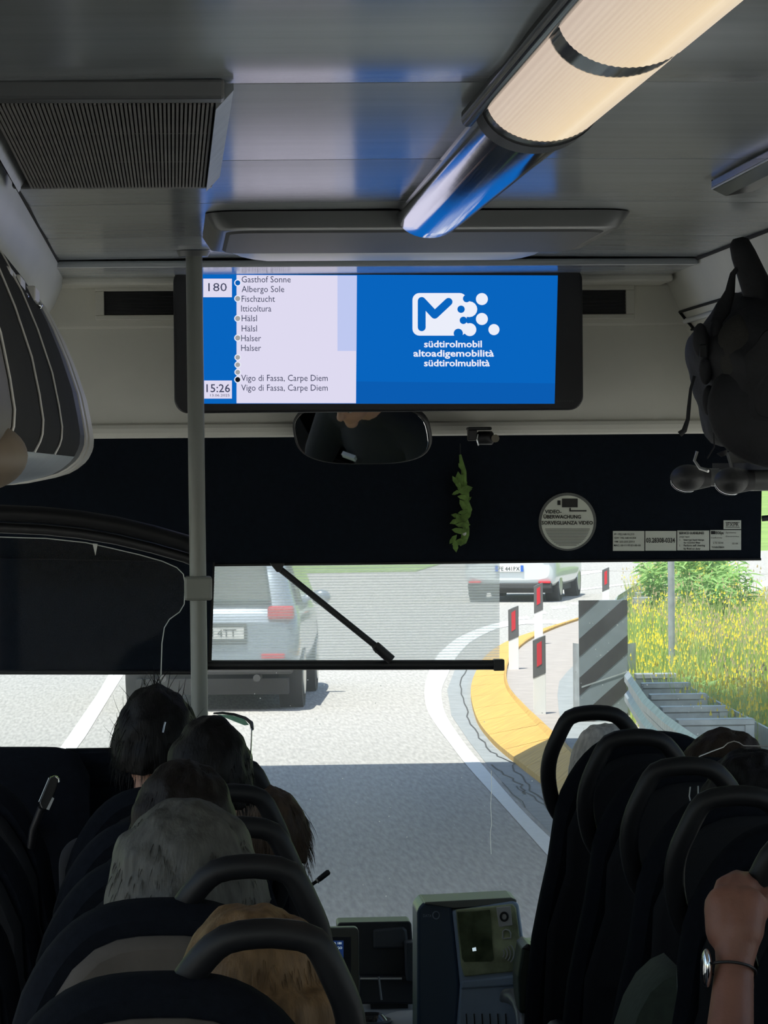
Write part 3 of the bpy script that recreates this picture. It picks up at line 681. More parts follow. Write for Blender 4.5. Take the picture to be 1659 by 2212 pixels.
# closed luggage lockers on the left
def prof(y, sc=1.0):
    u = [(100, 664), (118, 695), (142, 742), (166, 800), (188, 866), (198, 915), (203, 948), (202, 966), (199, 976), (192, 990)]
    pts = []
    for a, b in u:
        p = P(a, b, 7.37); pts.append((p.x - .0 + (sc - 1) * .03, y, p.z))
    return pts
def profb(y):
    u = [(192, 990), (184, 1000), (168, 1013), (150, 1023), (120, 1032), (60, 1044)]
    return [(P(a, b, 7.37).x, y, P(a, b, 7.37).z) for a, b in u] + [(XL + .01, y, P(60, 1050, 7.37).z - .01)]
lk = thing('luggage_locker', 'dark closed overhead locker row with curved doors and bright end ribs', 'locker', (-.4, 5, 2.7))
def door(y0, y1, m, nm='door'):
    i = lambda y: [(x + .0, yy, z) for x, yy, z in prof(y)]
    o = lambda y: [(x - .02, yy, z - .004) for x, yy, z in prof(y)]
    r = []
    for y in (y0, y0 + (y1 - y0) / 2, y1): r.append(i(y) + o(y)[::-1])
    b = MB().loft(r, True, True).build(nm, m, lk); b.modifiers.new('e', 'EDGE_SPLIT').split_angle = math.radians(50); return b
# the doors stand 7 mm behind the bright ribs
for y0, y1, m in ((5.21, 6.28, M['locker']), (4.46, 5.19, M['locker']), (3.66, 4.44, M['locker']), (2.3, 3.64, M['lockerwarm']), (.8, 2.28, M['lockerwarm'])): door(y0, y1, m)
for y in (5.20, 4.45, 3.65): 
    MB().tube([(x + .002, y, z) for x, yy, z in prof(y)], .0019, 6).build('door_edge_strip', M['trimlight'], lk)
def shell(y0, y1, m, nm, grow=0.0):
    r = []
    for y in (y0, (y0 + y1) / 2, y1):
        o = [(x + grow, y, z - grow * .3) for x, _, z in prof(y)] + [(x + grow * .5, y, z - grow) for x, _, z in profb(y)[1:]]
        i = [(x - .02, y, z + .012) for x, _, z in o[::-1]]
        r.append(o + i)
    b = MB().loft(r, True, True).build(nm, m, lk); b.modifiers.new('e', 'EDGE_SPLIT').split_angle = math.radians(50); return b
shell(6.33, 6.66, M['charcoal'], 'end_rib', -.002)
shell(6.70, 6.86, M['trimlight'], 'bright_end_rib'); shell(6.88, 6.98, M['charcoal'], 'end_rib', -.005); shell(7.0, 7.37, M['trimlight'], 'bright_end_rib')
def under(y0, y1):
    r = []
    for y in (y0, y1):
        b = profb(y); r.append([(x, y, z) for x, _, z in b] + [(x, y, z + .012) for x, _, z in b[::-1]])
    o = MB().loft(r, True, True).build('underside', M['silver'], lk); o.modifiers.new('e', 'EDGE_SPLIT').split_angle = math.radians(50)
under(.8, 6.3)
MB().loft([[(p[0] - .05, y, p[2]) for p in prof(y)] + [(XL + .01, y, profb(y)[-1][2]), (XL + .01, y, CE - .15)] for y in (.8, 7.3)], True, False).build('carcass', M['dark'], lk)
for u0, v0, Y in ((18, 618, 5.6), (52, 640, 6.1), (-6, 602, 5.2)):
    c = P(u0, v0, Y); MB().box((c.x - .02, c.y - .09, c.z - .012), (c.x + .024, c.y + .09, c.z + .014)).build('hinge_plate', M['trimlight'], lk, .003)
    MB().ell((c.x + .024, c.y + .06, c.z - .014), (.007, .02, .007), 10, 8).build('hinge_bolt', M['chrome'], lk)
# tan bag hanging near the camera on the left
bg = thing('tan_bag', 'tan brown soft bag hanging under the left lockers at the picture edge', 'bag', P(-10, 1060, 3.6))
c = P(-12, 985, 3.6)
me = MB(); me.ell((c.x - .02, 3.6, c.z), (.055, .11, .038), 28, 18)
o = me.build('bag_body', M['leather'], bg); MB().tube([(c.x - .05, 3.52, c.z + .02), (c.x - .05, 3.54, c.z + .09), (c.x - .05, 3.6, c.z + .11), (c.x - .05, 3.66, c.z + .09), (c.x - .05, 3.68, c.z + .02)], .006, 8).build('strap', M['leather'], bg)
# ------------------------------------------------------------------ ceiling fittings
# ribbed return-air grille
gr = thing('ceiling_grille', 'ribbed rectangular return-air grille on the left of the ceiling', 'air grille', (-.08, 5, CE))
gx0, gx1, gy0, gy1, gz = -.225, .055, 4.25, 5.52, CE - .035
MB().box((gx0 - .03, gy0 - .05, CE - .028), (gx1 + .012, gy0, CE - .003)).build('cross_frame', M['ceildark'], gr, .004)
MB().box((gx0 - .03, gy1, CE - .028), (gx1 + .012, gy1 + .03, CE - .003)).build('cross_frame', M['ceildark'], gr, .004)
for x0, x1 in ((gx0 - .02, gx0 - .006), (gx1 + .002, gx1 + .024)):
    MB().prism([(x0, gy0 + .02, CE - .003), (x1, gy0, CE - .003), (x1, gy0, CE - .012), (x0, gy0 + .02, CE - .034)], (0, gy1 - gy0, 0)).build('side_frame', M['grilleframe'], gr)
MB().box((gx0, gy0, CE - .014), (gx1, gy1, CE - .003)).build('backing', M['gap'], gr)
rb = None
for k in range(52):
    x = gx0 + (gx1 - gx0) * (k + .5) / 52
    if rb is None:
        rb = MB().box((x - .0016, gy0, CE - .030), (x + .0016, gy1, CE - .012)).build('rib', M['grille'], gr); x00 = x
    else:
        c = rb.copy(); C.objects.link(c); c.location.x += x - x00
for y in (4.65, 5.08): MB().box((gx0, y, CE - .026), (gx1, y + .012, CE - .014)).build('cross_bar', M['grille'], gr)
# main lamp
lx, lz = .486, CE - .006
lamp = thing('ceiling_lamp', 'long rounded ceiling lamp, lit warm, with polished metal end', 'lamp', (lx, 4.5, CE))
def half(y, r, d, z=lz, x=lx, n=16, off=0):
    return [(x + r * math.cos(math.pi * k / n), y, z - d * math.sin(math.pi * k / n) - off) for k in range(n + 1)]
def trough(y0, y1, r, d, m, nm, nseg=1, cuts=None, rib=False, par=None):
    ring = []
    for k in range(nseg + 1):
        y = y0 + (y1 - y0) * k / nseg
        h = half(y, r, d, n=64 if rib else 20)
        if rib: h = [(x, yy, z + (.0009 if i % 2 else 0)) for i, (x, yy, z) in enumerate(h)]
        ring.append(h)
    return MB().loft(ring[::-1], True, True).build(nm, m, par or lamp)
M['lampglow'] = mat('lamp_diffuser_lit', (.6, .55, .48), .4, emit=((1.0, .80, .56), .62 / 2 ** EXP * 1.1))
M['lampclear'] = mat('lamp_diffuser_ring', (.10, .11, .12), .12)
def lampnodes():
    nt = M['lampglow'].node_tree; b = nt.nodes['Principled BSDF']; g = nt.nodes.new('ShaderNodeTexCoord'); sx = nt.nodes.new('ShaderNodeSeparateXYZ'); r = nt.nodes.new('ShaderNodeMapRange')
    r.inputs[1].default_value = lx - R_; r.inputs[2].default_value = lx + R_
    cr = nt.nodes.new('ShaderNodeValToRGB'); e = cr.color_ramp.elements; e[0].position = 0; e[0].color = (.80, .64, .53, 1); e[1].position = 1; e[1].color = (.82, .70, .58, 1)
    for p_, c_ in ((.3, (.95, .74, .52, 1)), (.55, (1.1, .84, .52, 1)), (.62, (1.2, .97, .66, 1)), (.72, (1.02, .80, .54, 1))): q = e.new(p_); q.color = c_
    w = nt.nodes.new('ShaderNodeTexWave'); w.bands_direction = 'X'; w.inputs['Scale'].default_value = 75; mr_ = nt.nodes.new('ShaderNodeMapRange'); mr_.inputs[3].default_value = .93; mr_.inputs[4].default_value = 1.03
    mx = nt.nodes.new('ShaderNodeVectorMath'); mx.operation = 'SCALE'
    nt.links.new(g.outputs['Object'], sx.inputs[0]); nt.links.new(sx.outputs[0], r.inputs[0]); nt.links.new(r.outputs[0], cr.inputs[0]); nt.links.new(g.outputs['Object'], w.inputs[0]); nt.links.new(w.outputs[1], mr_.inputs[0])
    nt.links.new(cr.outputs[0], mx.inputs[0]); nt.links.new(mr_.outputs[0], mx.inputs['Scale']); nt.links.new(mx.outputs[0], b.inputs['Emission Color'])
MB().box((lx - .092, .6, CE - .012), (lx + .072, 4.62, CE + .0)).build('mounting_rail', M['dark'], lamp, .003)
MB().tube([(lx - .084, .6, CE - .014), (lx - .084, 4.60, CE - .014)], .010, 10).build('shadow_strip', M['darkgloss'], lamp)  # black strip standing in for the shadow along the lamp's mounting frame
R_, D_ = .076, .055
lampnodes()
for y0, y1 in ((3.70, 4.42), (2.2, 3.60), (.7, 2.15)): trough(y0, y1, R_, D_, M['lampglow'], 'diffuser', rib=True)
trough(3.60, 3.70, R_ - .001, D_ - .001, M['lampclear'], 'joint_band'); trough(4.42, 4.47, R_ + .001, D_ + .001, M['lampclear'], 'joint_band')
trough(4.47, 4.56, R_ + .003, D_ + .003, M['dark'], 'end_ring')
rings = []
for t in np.linspace(0, 1, 14):
    y = 4.56 + (6.42 - 4.56) * t; r = R_ - .003 - .010 * t; d = D_ - .003 - .006 * t
    h = half(y, r, d, n=20)
    cut = [(x, yy - (.22 * (1 - (k / 20 - .5) ** 2 * 4) * 0 if t < .99 else 0), z) for k, (x, yy, z) in enumerate(h)]
    rings.append(cut)
rings.append([(lx + (x - lx) * .93, 6.47, lz + (z - lz) * .9) for x, y, z in rings[-1]])
MB().loft(rings[::-1], True, True).build('chrome_end', M['chrome'], lamp)
# second rail at the right edge
l2 = thing('ceiling_rail', 'dark ceiling rail with a bright edge at the upper right', 'rail', (1.05, 5, CE))
p0 = P(1563, 391, 5.72); 
rxx = 1185 / 7373 * 5.72
MB().loft([[(rxx - .004, y, CE), (rxx - .004, y, CE - .016), (rxx + .02, y, CE - .028), (rxx + .07, y, CE - .02), (rxx + .08, y, CE)] for y in (5.75, 2.5)], True, False).build('rail_body', M['darkgloss'], l2, .003)
MB().tube([(rxx - .005, 5.74, CE - .016), (rxx - .005, 2.5, CE - .016)], .0022, 6).build('bright_edge', M['steel'], l2)
# moulded hatch above the display and the pale lip
ht = thing('ceiling_hatch', 'dark moulded hatch recess in the ceiling above the display', 'hatch', (.48, 6.8, CE))
def slab(x0, x1, y0, y1, z0, z1, ins, m, nm, par):
    a = [(x, y, z1) for x, y in rrect(x0, y0, x1, y1, .07)]; b = [(x, y, z0) for x, y in rrect(x0 + ins, y0 + ins * 2.2, x1 - ins, y1 - ins, .05)]
    c = [(x, y, z0 + .003) for x, y in rrect(x0 + ins * .5, y0 + ins * 1.4, x1 - ins * .5, y1 - ins * .5, .06)]
    return MB().loft([b, c, a], True, True).build(nm, m, par)
hs = slab(.065, .875, 6.42, 7.22, CE - .030, CE + .0, .035, M['ceildark'], 'hatch_panel', ht)
o = slab(.10, .84, 6.50, 7.16, CE - .034, CE - .026, .012, M['charcoal'], 'inner_panel', ht)
lp = thing('display_canopy', 'pale rounded ceiling lip directly above the display', 'canopy', (.48, 7.4, CE))
rings = []
xa, xb = P(492, 548, 7.45).x, P(1186, 548, 7.45).x
for t in np.linspace(0, 1, 25):
    x = xa + (xb - xa) * t; k = min(1, min(t, 1 - t) * 9) ** .5; k = max(k, .02)
    rings.append([(x, 7.26 + .18 * (1 - math.cos(a)) , CE - .001 - .030 * k * math.sin(a)) for a in np.linspace(0, math.pi, 10)])
MB().loft(rings, True, True).build('lip', M['duct'], lp)
# ------------------------------------------------------------------ display
DY = 8.2
dp = thing('information_display', 'wide black-framed passenger display lit with stops and a blue logo panel', 'display', P(815, 893, DY))
a = P(377, 893, DY); b = P(1258, 574, DY)
# slight trapezoid follows the camera roll, so use plain axis-aligned frame
def R(u0, v0, u1, v1): 
    p = P(u0, v1, DY); q = P(u1, v0, DY); return p.x, p.z, q.x, q.z
body = MB()
o0 = rrect(a.x, a.z, b.x, b.z, .034, 8)
cs = plate(o0, DY, .05).build('case', M['dark'], dp, .006, 3)
MB().box((.2, DY + .05, a.z + .06), (.8, 8.49, b.z - .05)).build('wall_mount', M['dark'], dp)
MB().box((.3, DY + .01, b.z - .01), (.7, DY + .04, CE - .02)).build('ceiling_bracket', M['dark'], dp)
BLUE = emi('screen_blue', srgb(8, 100, 190), 1.0); BLUE2 = emi('screen_blue_band', srgb(10, 92, 178), 1.0)
WHT = emi('screen_white', srgb(222, 218, 240), 1.0); LAV = emi('screen_lavender', srgb(190, 200, 240), 1.0)
TXT = emi('screen_text', srgb(62, 66, 92), 1.0); GRY = emi('screen_grey', srgb(160, 160, 162), 1.0); LOGO = emi('screen_logo_white', srgb(235, 238, 250), 1.0)
BLK = emi('screen_black', srgb(20, 22, 28), 1.0)
y1 = DY - .0012
sc_ = MB().prism([P(422, 872, y1), P(1198, 872, y1), P(1205, 595, y1), P(422, 592, y1)], (0, .0012, 0)).build('screen', BLUE, dp)
def scr(pts, m, lay=1, nm='screen_area'): return pxpoly(pts, y1 - .0007 * lay, .0005).build(nm, m, sc_)
def rq(u0, v0, u1, v1): return [(u0, v1), (u1, v1), (u1, v0), (u0, v0)]
scr([(511, 871), (769, 871), (771, 595), (511, 594)], WHT)
scr([(729, 758), (770, 758), (771, 595), (729, 595)], LAV, 2)
scr([(770, 871), (1198, 871), (1199, 828), (770, 824)], BLUE2)
scr(rq(439, 602, 501, 642), WHT); scr(rq(441, 822, 501, 861), WHT)
ty_ = y1 - .002
def st(s_, u0, vb, u1, h, m=TXT, bold=0.0): return text(s_, u0, vb, u1, ty_, m, sc_, h, bold)
st('180', 450, 629, 490, 17.5); st('15:26', 446, 847, 497, 17, bold=.008); st('13.06.2025', 454, 856.5, 496, 5.2)
rows = [('Gasthof Sonne', 522, 610, 628), ('Albergo Sole', 522, 631, 614), ('Fischzucht', 522, 652, 594), ('Itticoltura', 521, 673, 586), ('Hälsl', 522, 694, 555), ('Hälsl', 522, 716, 555),
        ('Halser', 521, 737, 564), ('Halser', 521, 758, 564), ('Vigo di Fassa, Carpe Diem', 521, 823, 708), ('Vigo di Fassa, Carpe Diem', 521, 844, 708)]
for s_, u0, vb, u1 in rows: st(s_, u0, vb, u1, 13.5)
def dot(u, v, r, m, lay, nm='stop_dot', n=28):
    c = P(u, v, y1 - .0007 * lay); rr_ = r / F * DY
    return MB().prism([(c.x + rr_ * math.cos(2 * math.pi * k / n), c.y, c.z + rr_ * math.sin(2 * math.pi * k / n)) for k in range(n)], (0, .0005, 0)).build(nm, m, sc_)
for i, v in enumerate((611, 645, 688, 730, 772, 788, 804, 820)):
    r = 7.5 if i in (0, 1, 2, 3, 7) else 7
    dot(513.5, v, r, LOGO, 2, 'dot_ring'); dot(513.5, v, r - 2, {0: BLUE2, 7: BLK}.get(i, GRY), 3)
# logo
scr([(p[0], p[1]) for p in rrect(891, 633, 1008, 725, 15)][::-1], LOGO)
def strokepx(pts, w, m, lay, nm):
    L = []; n = len(pts); out = []
    mb = MB(); Yl = y1 - .0007 * lay
    for (a0, b0), (a1, b1) in zip(pts, pts[1:]):
        d = math.hypot(a1 - a0, b1 - b0); nx, ny = -(b1 - b0) / d * w / 2, (a1 - a0) / d * w / 2
        mb.prism([P(a0 + nx, b0 + ny, Yl), P(a1 + nx, b1 + ny, Yl), P(a1 - nx, b1 - ny, Yl), P(a0 - nx, b0 - ny, Yl)], (0, .0005, 0))
    for (a0, b0) in pts:
        mb.prism([P(a0 + w / 2 * math.cos(k * math.pi / 8), b0 + w / 2 * math.sin(k * math.pi / 8), Yl) for k in range(16)], (0, .0005, 0))
    return mb.build(nm, m, sc_)
strokepx([(911, 707), (911, 650), (939, 680), (969, 652)], 17, BLUE, 3, 'logo_letter')
strokepx([(990, 665), (1014, 668)], 34, LOGO, 1, 'logo_link'); dot(1018, 668, 13, LOGO, 1, 'logo_dot'); strokepx([(988, 668), (1018, 669)], 15, LOGO, 1, 'logo_link')
strokepx([(985, 690), (1015, 712)], 16, LOGO, 1, 'logo_link')
dot(1015, 712, 14, LOGO, 1, 'logo_dot'); dot(1041, 646, 13, LOGO, 1, 'logo_dot'); dot(1041, 689, 13, LOGO, 1, 'logo_dot'); dot(1067, 712, 12, LOGO, 1, 'logo_dot')
dot(996, 668, 8, BLUE, 3, 'logo_notch'); dot(1001, 692, 8, BLUE, 3, 'logo_notch'); dot(1008, 645, 8, BLUE, 3, 'logo_notch'); dot(990, 720, 10, BLUE, 3, 'logo_notch')
for s_, u0, vb, u1 in (('südtirolmobil', 916, 750, 1041), ('altoadigemobilità', 893, 770, 1067), ('südtirolmubiltà', 916, 791, 1058)): st(s_, u0, vb, u1, 14, LOGO, .022)
M['faint'] = mat('faint_maker_mark', (.05, .05, .05), .5)
text('Luxsys', 1203, 868, 1240, DY - .006, M['faint'], dp, 6)
# ------------------------------------------------------------------ vertical pole and driver partition
pc = P(418, 545, 7.6); px_ = P(432, 1490, 7.6).x
vp = thing('grab_pole', 'tall grey vertical grab pole behind the driver', 'pole', (pc.x + .003, 7.6, FL))
MB().tube([(px_ + .002, 7.6, FL), (pc.x + .001, 7.6, CE)], .0185, 24).build('pole_tube', M['pole'], vp)
MB().tube([(pc.x, 7.6, CE - .012), (pc.x, 7.6, CE)], [.032, .038], 24).build('ceiling_flange', M['ceildark'], vp)
MB().tube([(px_, 7.6, FL), (px_, 7.6, FL + .02)], [.04, .032], 24).build('floor_flange', M['pole'], vp)
bk = MB().box((P(398, 1270, 7.6).x, 7.575, P(400, 1297, 7.6).z), (P(458, 1270, 7.6).x, 7.625, P(400, 1245, 7.6).z)).build('clamp', M['pole'], vp, .006)
pt = thing('driver_partition', 'dark driver partition with arched rail over a smoked glass screen', 'partition', (-.3, 7.7, FL))
arch = [(-420, 1170), (-250, 1112), (-120, 1106), (0, 1108), (90, 1112), (170, 1120), (250, 1133), (330, 1152), (400, 1172), (432, 1186)]
MB().tube([P(u, v, 7.66) for u, v in arch], .019, 14).build('arched_rail', M['handle'], pt)
MB().tube([P(u, v + 32, 7.67) for u, v in arch], .012, 12).build('rail_gasket', M['dark'], pt)
gl = [(-420, 1700), (-420, 1240), (-250, 1175), (-120, 1163), (0, 1160), (100, 1163), (185, 1172), (240, 1184), (300, 1198), (350, 1212), (382, 1226), (396, 1240), (400, 1262), (398, 1305), (388, 1322), (366, 1338), (355, 1356), (350, 1390), (348, 1450), (348, 1700)]
MB().prism([P(u, v, 7.67) for u, v in gl], (0, .006, 0)).build('glass_screen', M['partglass'], pt)
MB().tube([P(u, v, 7.664) for u, v in gl[1:]], .0013, 6).build('edge_highlight', M['edge'], pt)  # pale tube paints the bright highlight along the edge of the glass
MB().prism([P(u, v, 7.66) for u, v in [(200, 1174), (211, 1175), (206, 1200)]], (0, .004, 0)).build('glass_clip', M['whiteicon'], pt)
# padded lower part with rounded top
rings = []
for u in np.linspace(-500, 192, 30):
    t = max(0, (u - 100) / 92); top = 1613 + 30 * t ** 2.5 + (0 if u < 190 else 30)
    z = P(u, top, 7.6).z; x = P(u, 1600, 7.6).x
    rings.append([(x, 7.60 - .05 * math.cos(a) * 1, z - .05 + .05 * math.sin(a)) for a in np.linspace(0, math.pi, 9)] + [(x, 7.65, FL), (x, 7.55, FL)])
MB().loft(rings, True, True).build('padded_panel', M['seatdark'], pt)
MB().tube([P(-300, 1780, 7.53), P(80, 1782, 7.53)], .014, 12).build('lower_rail', M['handle'], pt)
# ------------------------------------------------------------------ blinds
BY_ = 9.0
sb = thing('front_sunblind', 'black sunblind panel across the top of the windscreen', 'blind', P(900, 1210, BY_))
MB().prism([P(u, v, BY_) for u, v in [(-330, 1226), (450, 1222), (1643, 1209), (1648, 900), (-330, 900)]], (0, .012, 0)).build('blind_fabric', M['blind'], sb)
MB().tube([P(450, 1221, BY_ - .004), P(1644, 1208, BY_ - .004)], .0035, 8).build('hem_bar', M['dark'], sb)
MB().tube([P(1646, 1120, BY_), P(1672, 1118, BY_)], .008, 10).build('end_pin', M['dark'], sb)
db = thing('driver_sunblind', 'long black sunblind pulled down on the driver side, left of the pole', 'blind', P(200, 1450, BY_))
MB().prism([P(u, v, BY_ - .03) for u, v in [(-330, 1456), (448, 1456), (460, 1215), (-330, 1200)]], (0, .012, 0)).build('blind_fabric', M['blind'], db)
MB().tube([P(-330, 1452, BY_ - .035), P(447, 1453, BY_ - .035)], .006, 10).build('hem_bar', M['dark'], db)
mbld = thing('mesh_blind', 'see-through striped mesh blind with black bottom bar and folding arm', 'blind', P(770, 1440, BY_))
def meshmat():
    m = bpy.data.materials.new('mesh_blind_weave'); m.use_nodes = True; nt = m.node_tree; nt.nodes.clear()
    o = nt.nodes.new('ShaderNodeOutputMaterial'); t = nt.nodes.new('ShaderNodeBsdfTransparent'); d = nt.nodes.new('ShaderNodeBsdfDiffuse'); tr = nt.nodes.new('ShaderNodeBsdfTranslucent')
    d.inputs[0].default_value = (.55, .57, .60, 1); tr.inputs[0].default_value = (.62, .66, .72, 1)
    a = nt.nodes.new('ShaderNodeAddShader'); mx = nt.nodes.new('ShaderNodeMixShader')
    g = nt.nodes.new('ShaderNodeTexCoord'); w = nt.nodes.new('ShaderNodeTexWave'); w.bands_direction = 'Z'; w.inputs['Scale'].default_value = 42; w.inputs['Distortion'].default_value = .5; w.inputs['Detail'].default_value = 2
    r = nt.nodes.new('ShaderNodeMapRange'); r.inputs[3].default_value = .26; r.inputs[4].default_value = .52
    nt.links.new(g.outputs['Object'], w.inputs[0]); nt.links.new(w.outputs[1], r.inputs[0]); nt.links.new(r.outputs[0], mx.inputs[0])
    nt.links.new(d.outputs[0], a.inputs[0]); nt.links.new(tr.outputs[0], a.inputs[1]); nt.links.new(t.outputs[0], mx.inputs[1]); nt.links.new(a.outputs[0], mx.inputs[2]); nt.links.new(mx.outputs[0], o.inputs[0]); return m
M['mesh'] = meshmat()
MB().prism([P(u, v, BY_ + .03) for u, v in [(457, 1430), (1079, 1424), (1079, 1205), (464, 1208)]], (0, .001, 0)).build('mesh_fabric', M['mesh'], mbld)
c0, c1 = P(446, 1437, BY_), P(1088, 1436, BY_)
MB().tube([c0, c1], .0135, 14).build('bottom_bar', M['dark'], mbld)
MB().box((c1.x - .028, BY_ - .018, c1.z - .015), (c1.x + .001, BY_ + .018, c1.z + .015)).build('end_cap', M['dark'], mbld, .003)
MB().prism([P(u, v, BY_ - .01) for u, v in [(449, 1430), (457, 1430), (464, 1215), (456, 1215)]], (0, .02, 0)).build('side_guide', M['dark'], mbld)
arm = MB().tube([P(596, 1222, BY_ - .02), P(812, 1396, BY_ - .02)], .0085, 12).build('folding_arm', M['dark'], mbld)
MB().tube([P(812, 1396, BY_ - .02), P(846, 1426, BY_ - .02)], .013, 12).build('arm_end', M['dark'], mbld)
MB().prism([P(u, v, BY_ - .03) for u, v in [(802, 1396), (818, 1387), (829, 1402), (812, 1412)]], (0, .02, 0)).build('arm_joint', M['dark'], mbld, .002)
MB().prism([P(u, v, BY_ - .03) for u, v in [(582, 1216), (616, 1216), (606, 1236), (598, 1236)]], (0, .02, 0)).build('arm_hinge', M['dark'], mbld, .002)
# ------------------------------------------------------------------ driver mirror, sensor, green hanging plush
mc = P(781, 937, 8.38)
mi = thing('interior_mirror', 'oval interior mirror under the display reflecting the driver', 'mirror', mc)
dinc = (mc - EYE).normalized(); tgt = Vector((-.04, 8.0, 1.80)); outd = (tgt - mc).normalized(); N = (outd - dinc).normalized()
ax = Vector((0, 0, 1)).cross(N).normalized() * -1; ay = N.cross(ax).normalized()
if ay.z < 0: ay = -ay
hw_, hh_ = .176, .085
def oval(off, k=1.0, n=48):
    out = []
    for i in range(n):
        a = 2 * math.pi * i / n; ca, sa = math.cos(a), math.sin(a); e = 2 / 3.0
        x = hw_ * k * math.copysign(abs(ca) ** e, ca); z = hh_ * k * math.copysign(abs(sa) ** e, sa)
        out.append(mc + ax * x + ay * z + N * off)
    return out
MB().loft([oval(-.02, .9), oval(-.012, 1.0), oval(.002, 1.0), oval(.004, .985)], True, True).build('mirror_shell', M['charcoal'], mi)
M['mirror'] = mat('mirror_silver', (.85, .87, .88), .015, metal=1.0)
mm = MB(); mm.loft([oval(.0042, .965), oval(.0050, .96)], True, False).build('mirror_glass', M['mirror'], mi)
MB().tube([mc - N * .01, mc - N * .03 + Vector((0, .02, .03)), Vector((mc.x, 8.5, mc.z + .05))], .007, 10).build('mirror_arm', M['dark'], mi)
sn = thing('windscreen_sensor', 'small black camera sensor under the bulkhead right of the mirror', 'camera', P(1045, 940, 8.45))
c = P(1030, 926, 8.42); MB().box((P(1010, 926, 8.42).x, 8.40, c.z - .004), (P(1061, 926, 8.42).x, 8.46, c.z + .004)).build('mount_plate', M['dark'], sn, .003)
c = P(1020, 940, 8.42); MB().box((c.x - .011, 8.40, c.z - .014), (c.x + .011, 8.44, c.z + .014)).build('bracket', M['dark'], sn, .003)
c0, c1 = P(1030, 946, 8.42), P(1066, 946, 8.42); MB().tube([c0, c0 + (c1 - c0) * .1, c0 + (c1 - c0) * .9, c1], [.012, .017, .017, .012], 16).build('camera_body', M['dark'], sn)
MB().tube([P(1070, 947, 8.405), P(1070, 947, 8.40)], .010, 16).build('lens', M['darkgloss'], sn)
MB().tube([P(1032, 938, 8.40), P(1030, 950, 8.398), P(1034, 962, 8.40)], .0022, 8).build('chrome_clip', M['chrome'], sn)
ps = thing('green_plush_garland', 'green plush vine garland hanging from the sunblind', 'garland', P(1000, 1175, 8.985))
vine = [(994, 982), (997, 1000), (1002, 1018), (1001, 1045), (1004, 1060), (1006, 1085), (1010, 1100), (1004, 1125), (1007, 1142), (1005, 1155), (1001, 1170), (992, 1176)]
rr2 = [.003, .006, .007, .009, .012, .010, .013, .007, .009, .011, .009, .006]
me = MB().tube([P(u, v, 8.985) for u, v in vine], rr2, 10).build('vine_stem', M['greenplush'], ps)
rnd = random.Random(3); 
for i in range(26):
    u, v = vine[rnd.randrange(2, len(vine))]; u += rnd.uniform(-20, 6); v += rnd.uniform(-14, 10); c = P(u, v, 8.98 - rnd.uniform(0, .02)); a = rnd.uniform(0, 6.3); l = rnd.uniform(.010, .022)
    d = Vector((math.cos(a) * l, 0, math.sin(a) * l)); e = Vector((-math.sin(a) * l * .4, rnd.uniform(-.004, .004), math.cos(a) * l * .4))
    MB().prism([c - d, c - d * .3 - e, c + d * .5 - e * .8, c + d, c + d * .5 + e * .8, c - d * .3 + e], (0, .002, 0)).build('plush_leaf', M['greenplush'], ps)
c = P(1003, 1152, 8.97); MB().ell(c, (.0055, .004, .0065), 12, 8).build('bead_eye', M['whiteicon'], ps)
MB().tube([P(994, 985, 8.985), P(994, 958, 8.985)], .001, 6).build('string', M['dark'], ps)
# ------------------------------------------------------------------ stickers on the blind
SY = BY_ - .003
st1 = thing('video_warning_sticker', 'round VIDEOÜBERWACHUNG warning sticker on the black sunblind', 'sticker', P(1226, 1127, SY))
def sdisc(u, v, ru, rv, y, m, nm, par, th=.0008):
    c = P(u, v, y); k = y / F
    return MB().prism([(c.x + ru * k * math.cos(2 * math.pi * i / 48), y, c.z + rv * k * math.sin(2 * math.pi * i / 48)) for i in range(48)], (0, th, 0)).build(nm, m, par)
sdisc(1226, 1127, 63, 63, SY, M['stickergrey'], 'clear_border', st1)
sdisc(1226, 1128, 57, 58, SY - .001, M['stickerwhite'], 'white_disc', st1)
def spoly(pts, m, nm, par, y=SY - .002): return pxpoly(pts, y, .0006).build(nm, m, par)
spoly(rq(1214, 1077, 1248, 1096), M['ink'], 'camera_symbol', st1); spoly(rq(1204, 1081, 1211, 1091), M['ink'], 'camera_symbol', st1)
spoly([(1230, 1105), (1267, 1105), (1267, 1102), (1233, 1102), (1233, 1097), (1230, 1097)], M['ink'], 'camera_symbol', st1)
for s_, u0, vb, u1, h in (('VIDEO-', 1177, 1109, 1213, 7.5), ('ÜBERWACHUNG', 1174, 1120, 1255, 7.5), ('SORVEGLIANZA VIDEO', 1170, 1133, 1281, 7.5)): text(s_, u0, vb, u1, SY - .002, M['ink'], st1, h, .03)
for k in range(12):
    v = 1142 + k * 3.2; wdt = math.sqrt(max(0, 55 ** 2 - (v - 1128) ** 2)) - 5
    spoly(rq(1226 - wdt, v, 1226 + wdt, v + 1.5), M['stickertext'], 'small_print', st1)
st2 = thing('service_label_strip', 'row of white equipment labels at the lower right of the sunblind', 'sticker', P(1460, 1190, SY))
cells = [(1324, 1147, 1392, 1190), (1394, 1147, 1461, 1189.5), (1463, 1146, 1532, 1189), (1534, 1145, 1601, 1188), (1563, 1124, 1601, 1143)]
for q in cells: spoly(rq(*q), M['stickerwhite'], 'label_panel', st2, SY - .001)
def lt(s_, u0, vb, u1, h, b=.0): text(s_, u0, vb, u1, SY - .002, M['ink'], st2, h, b)
lt('IP: 192.168.10.213', 1327, 1156, 1370, 4, .01); lt('GW: 192.168.10.254', 1327, 1164, 1374, 4, .01); lt('VM: 255.255.255.0', 1327, 1172, 1371, 4, .01); lt('MAC: 00-11-97-E1-00-00', 1326, 1180, 1384, 4, .01)
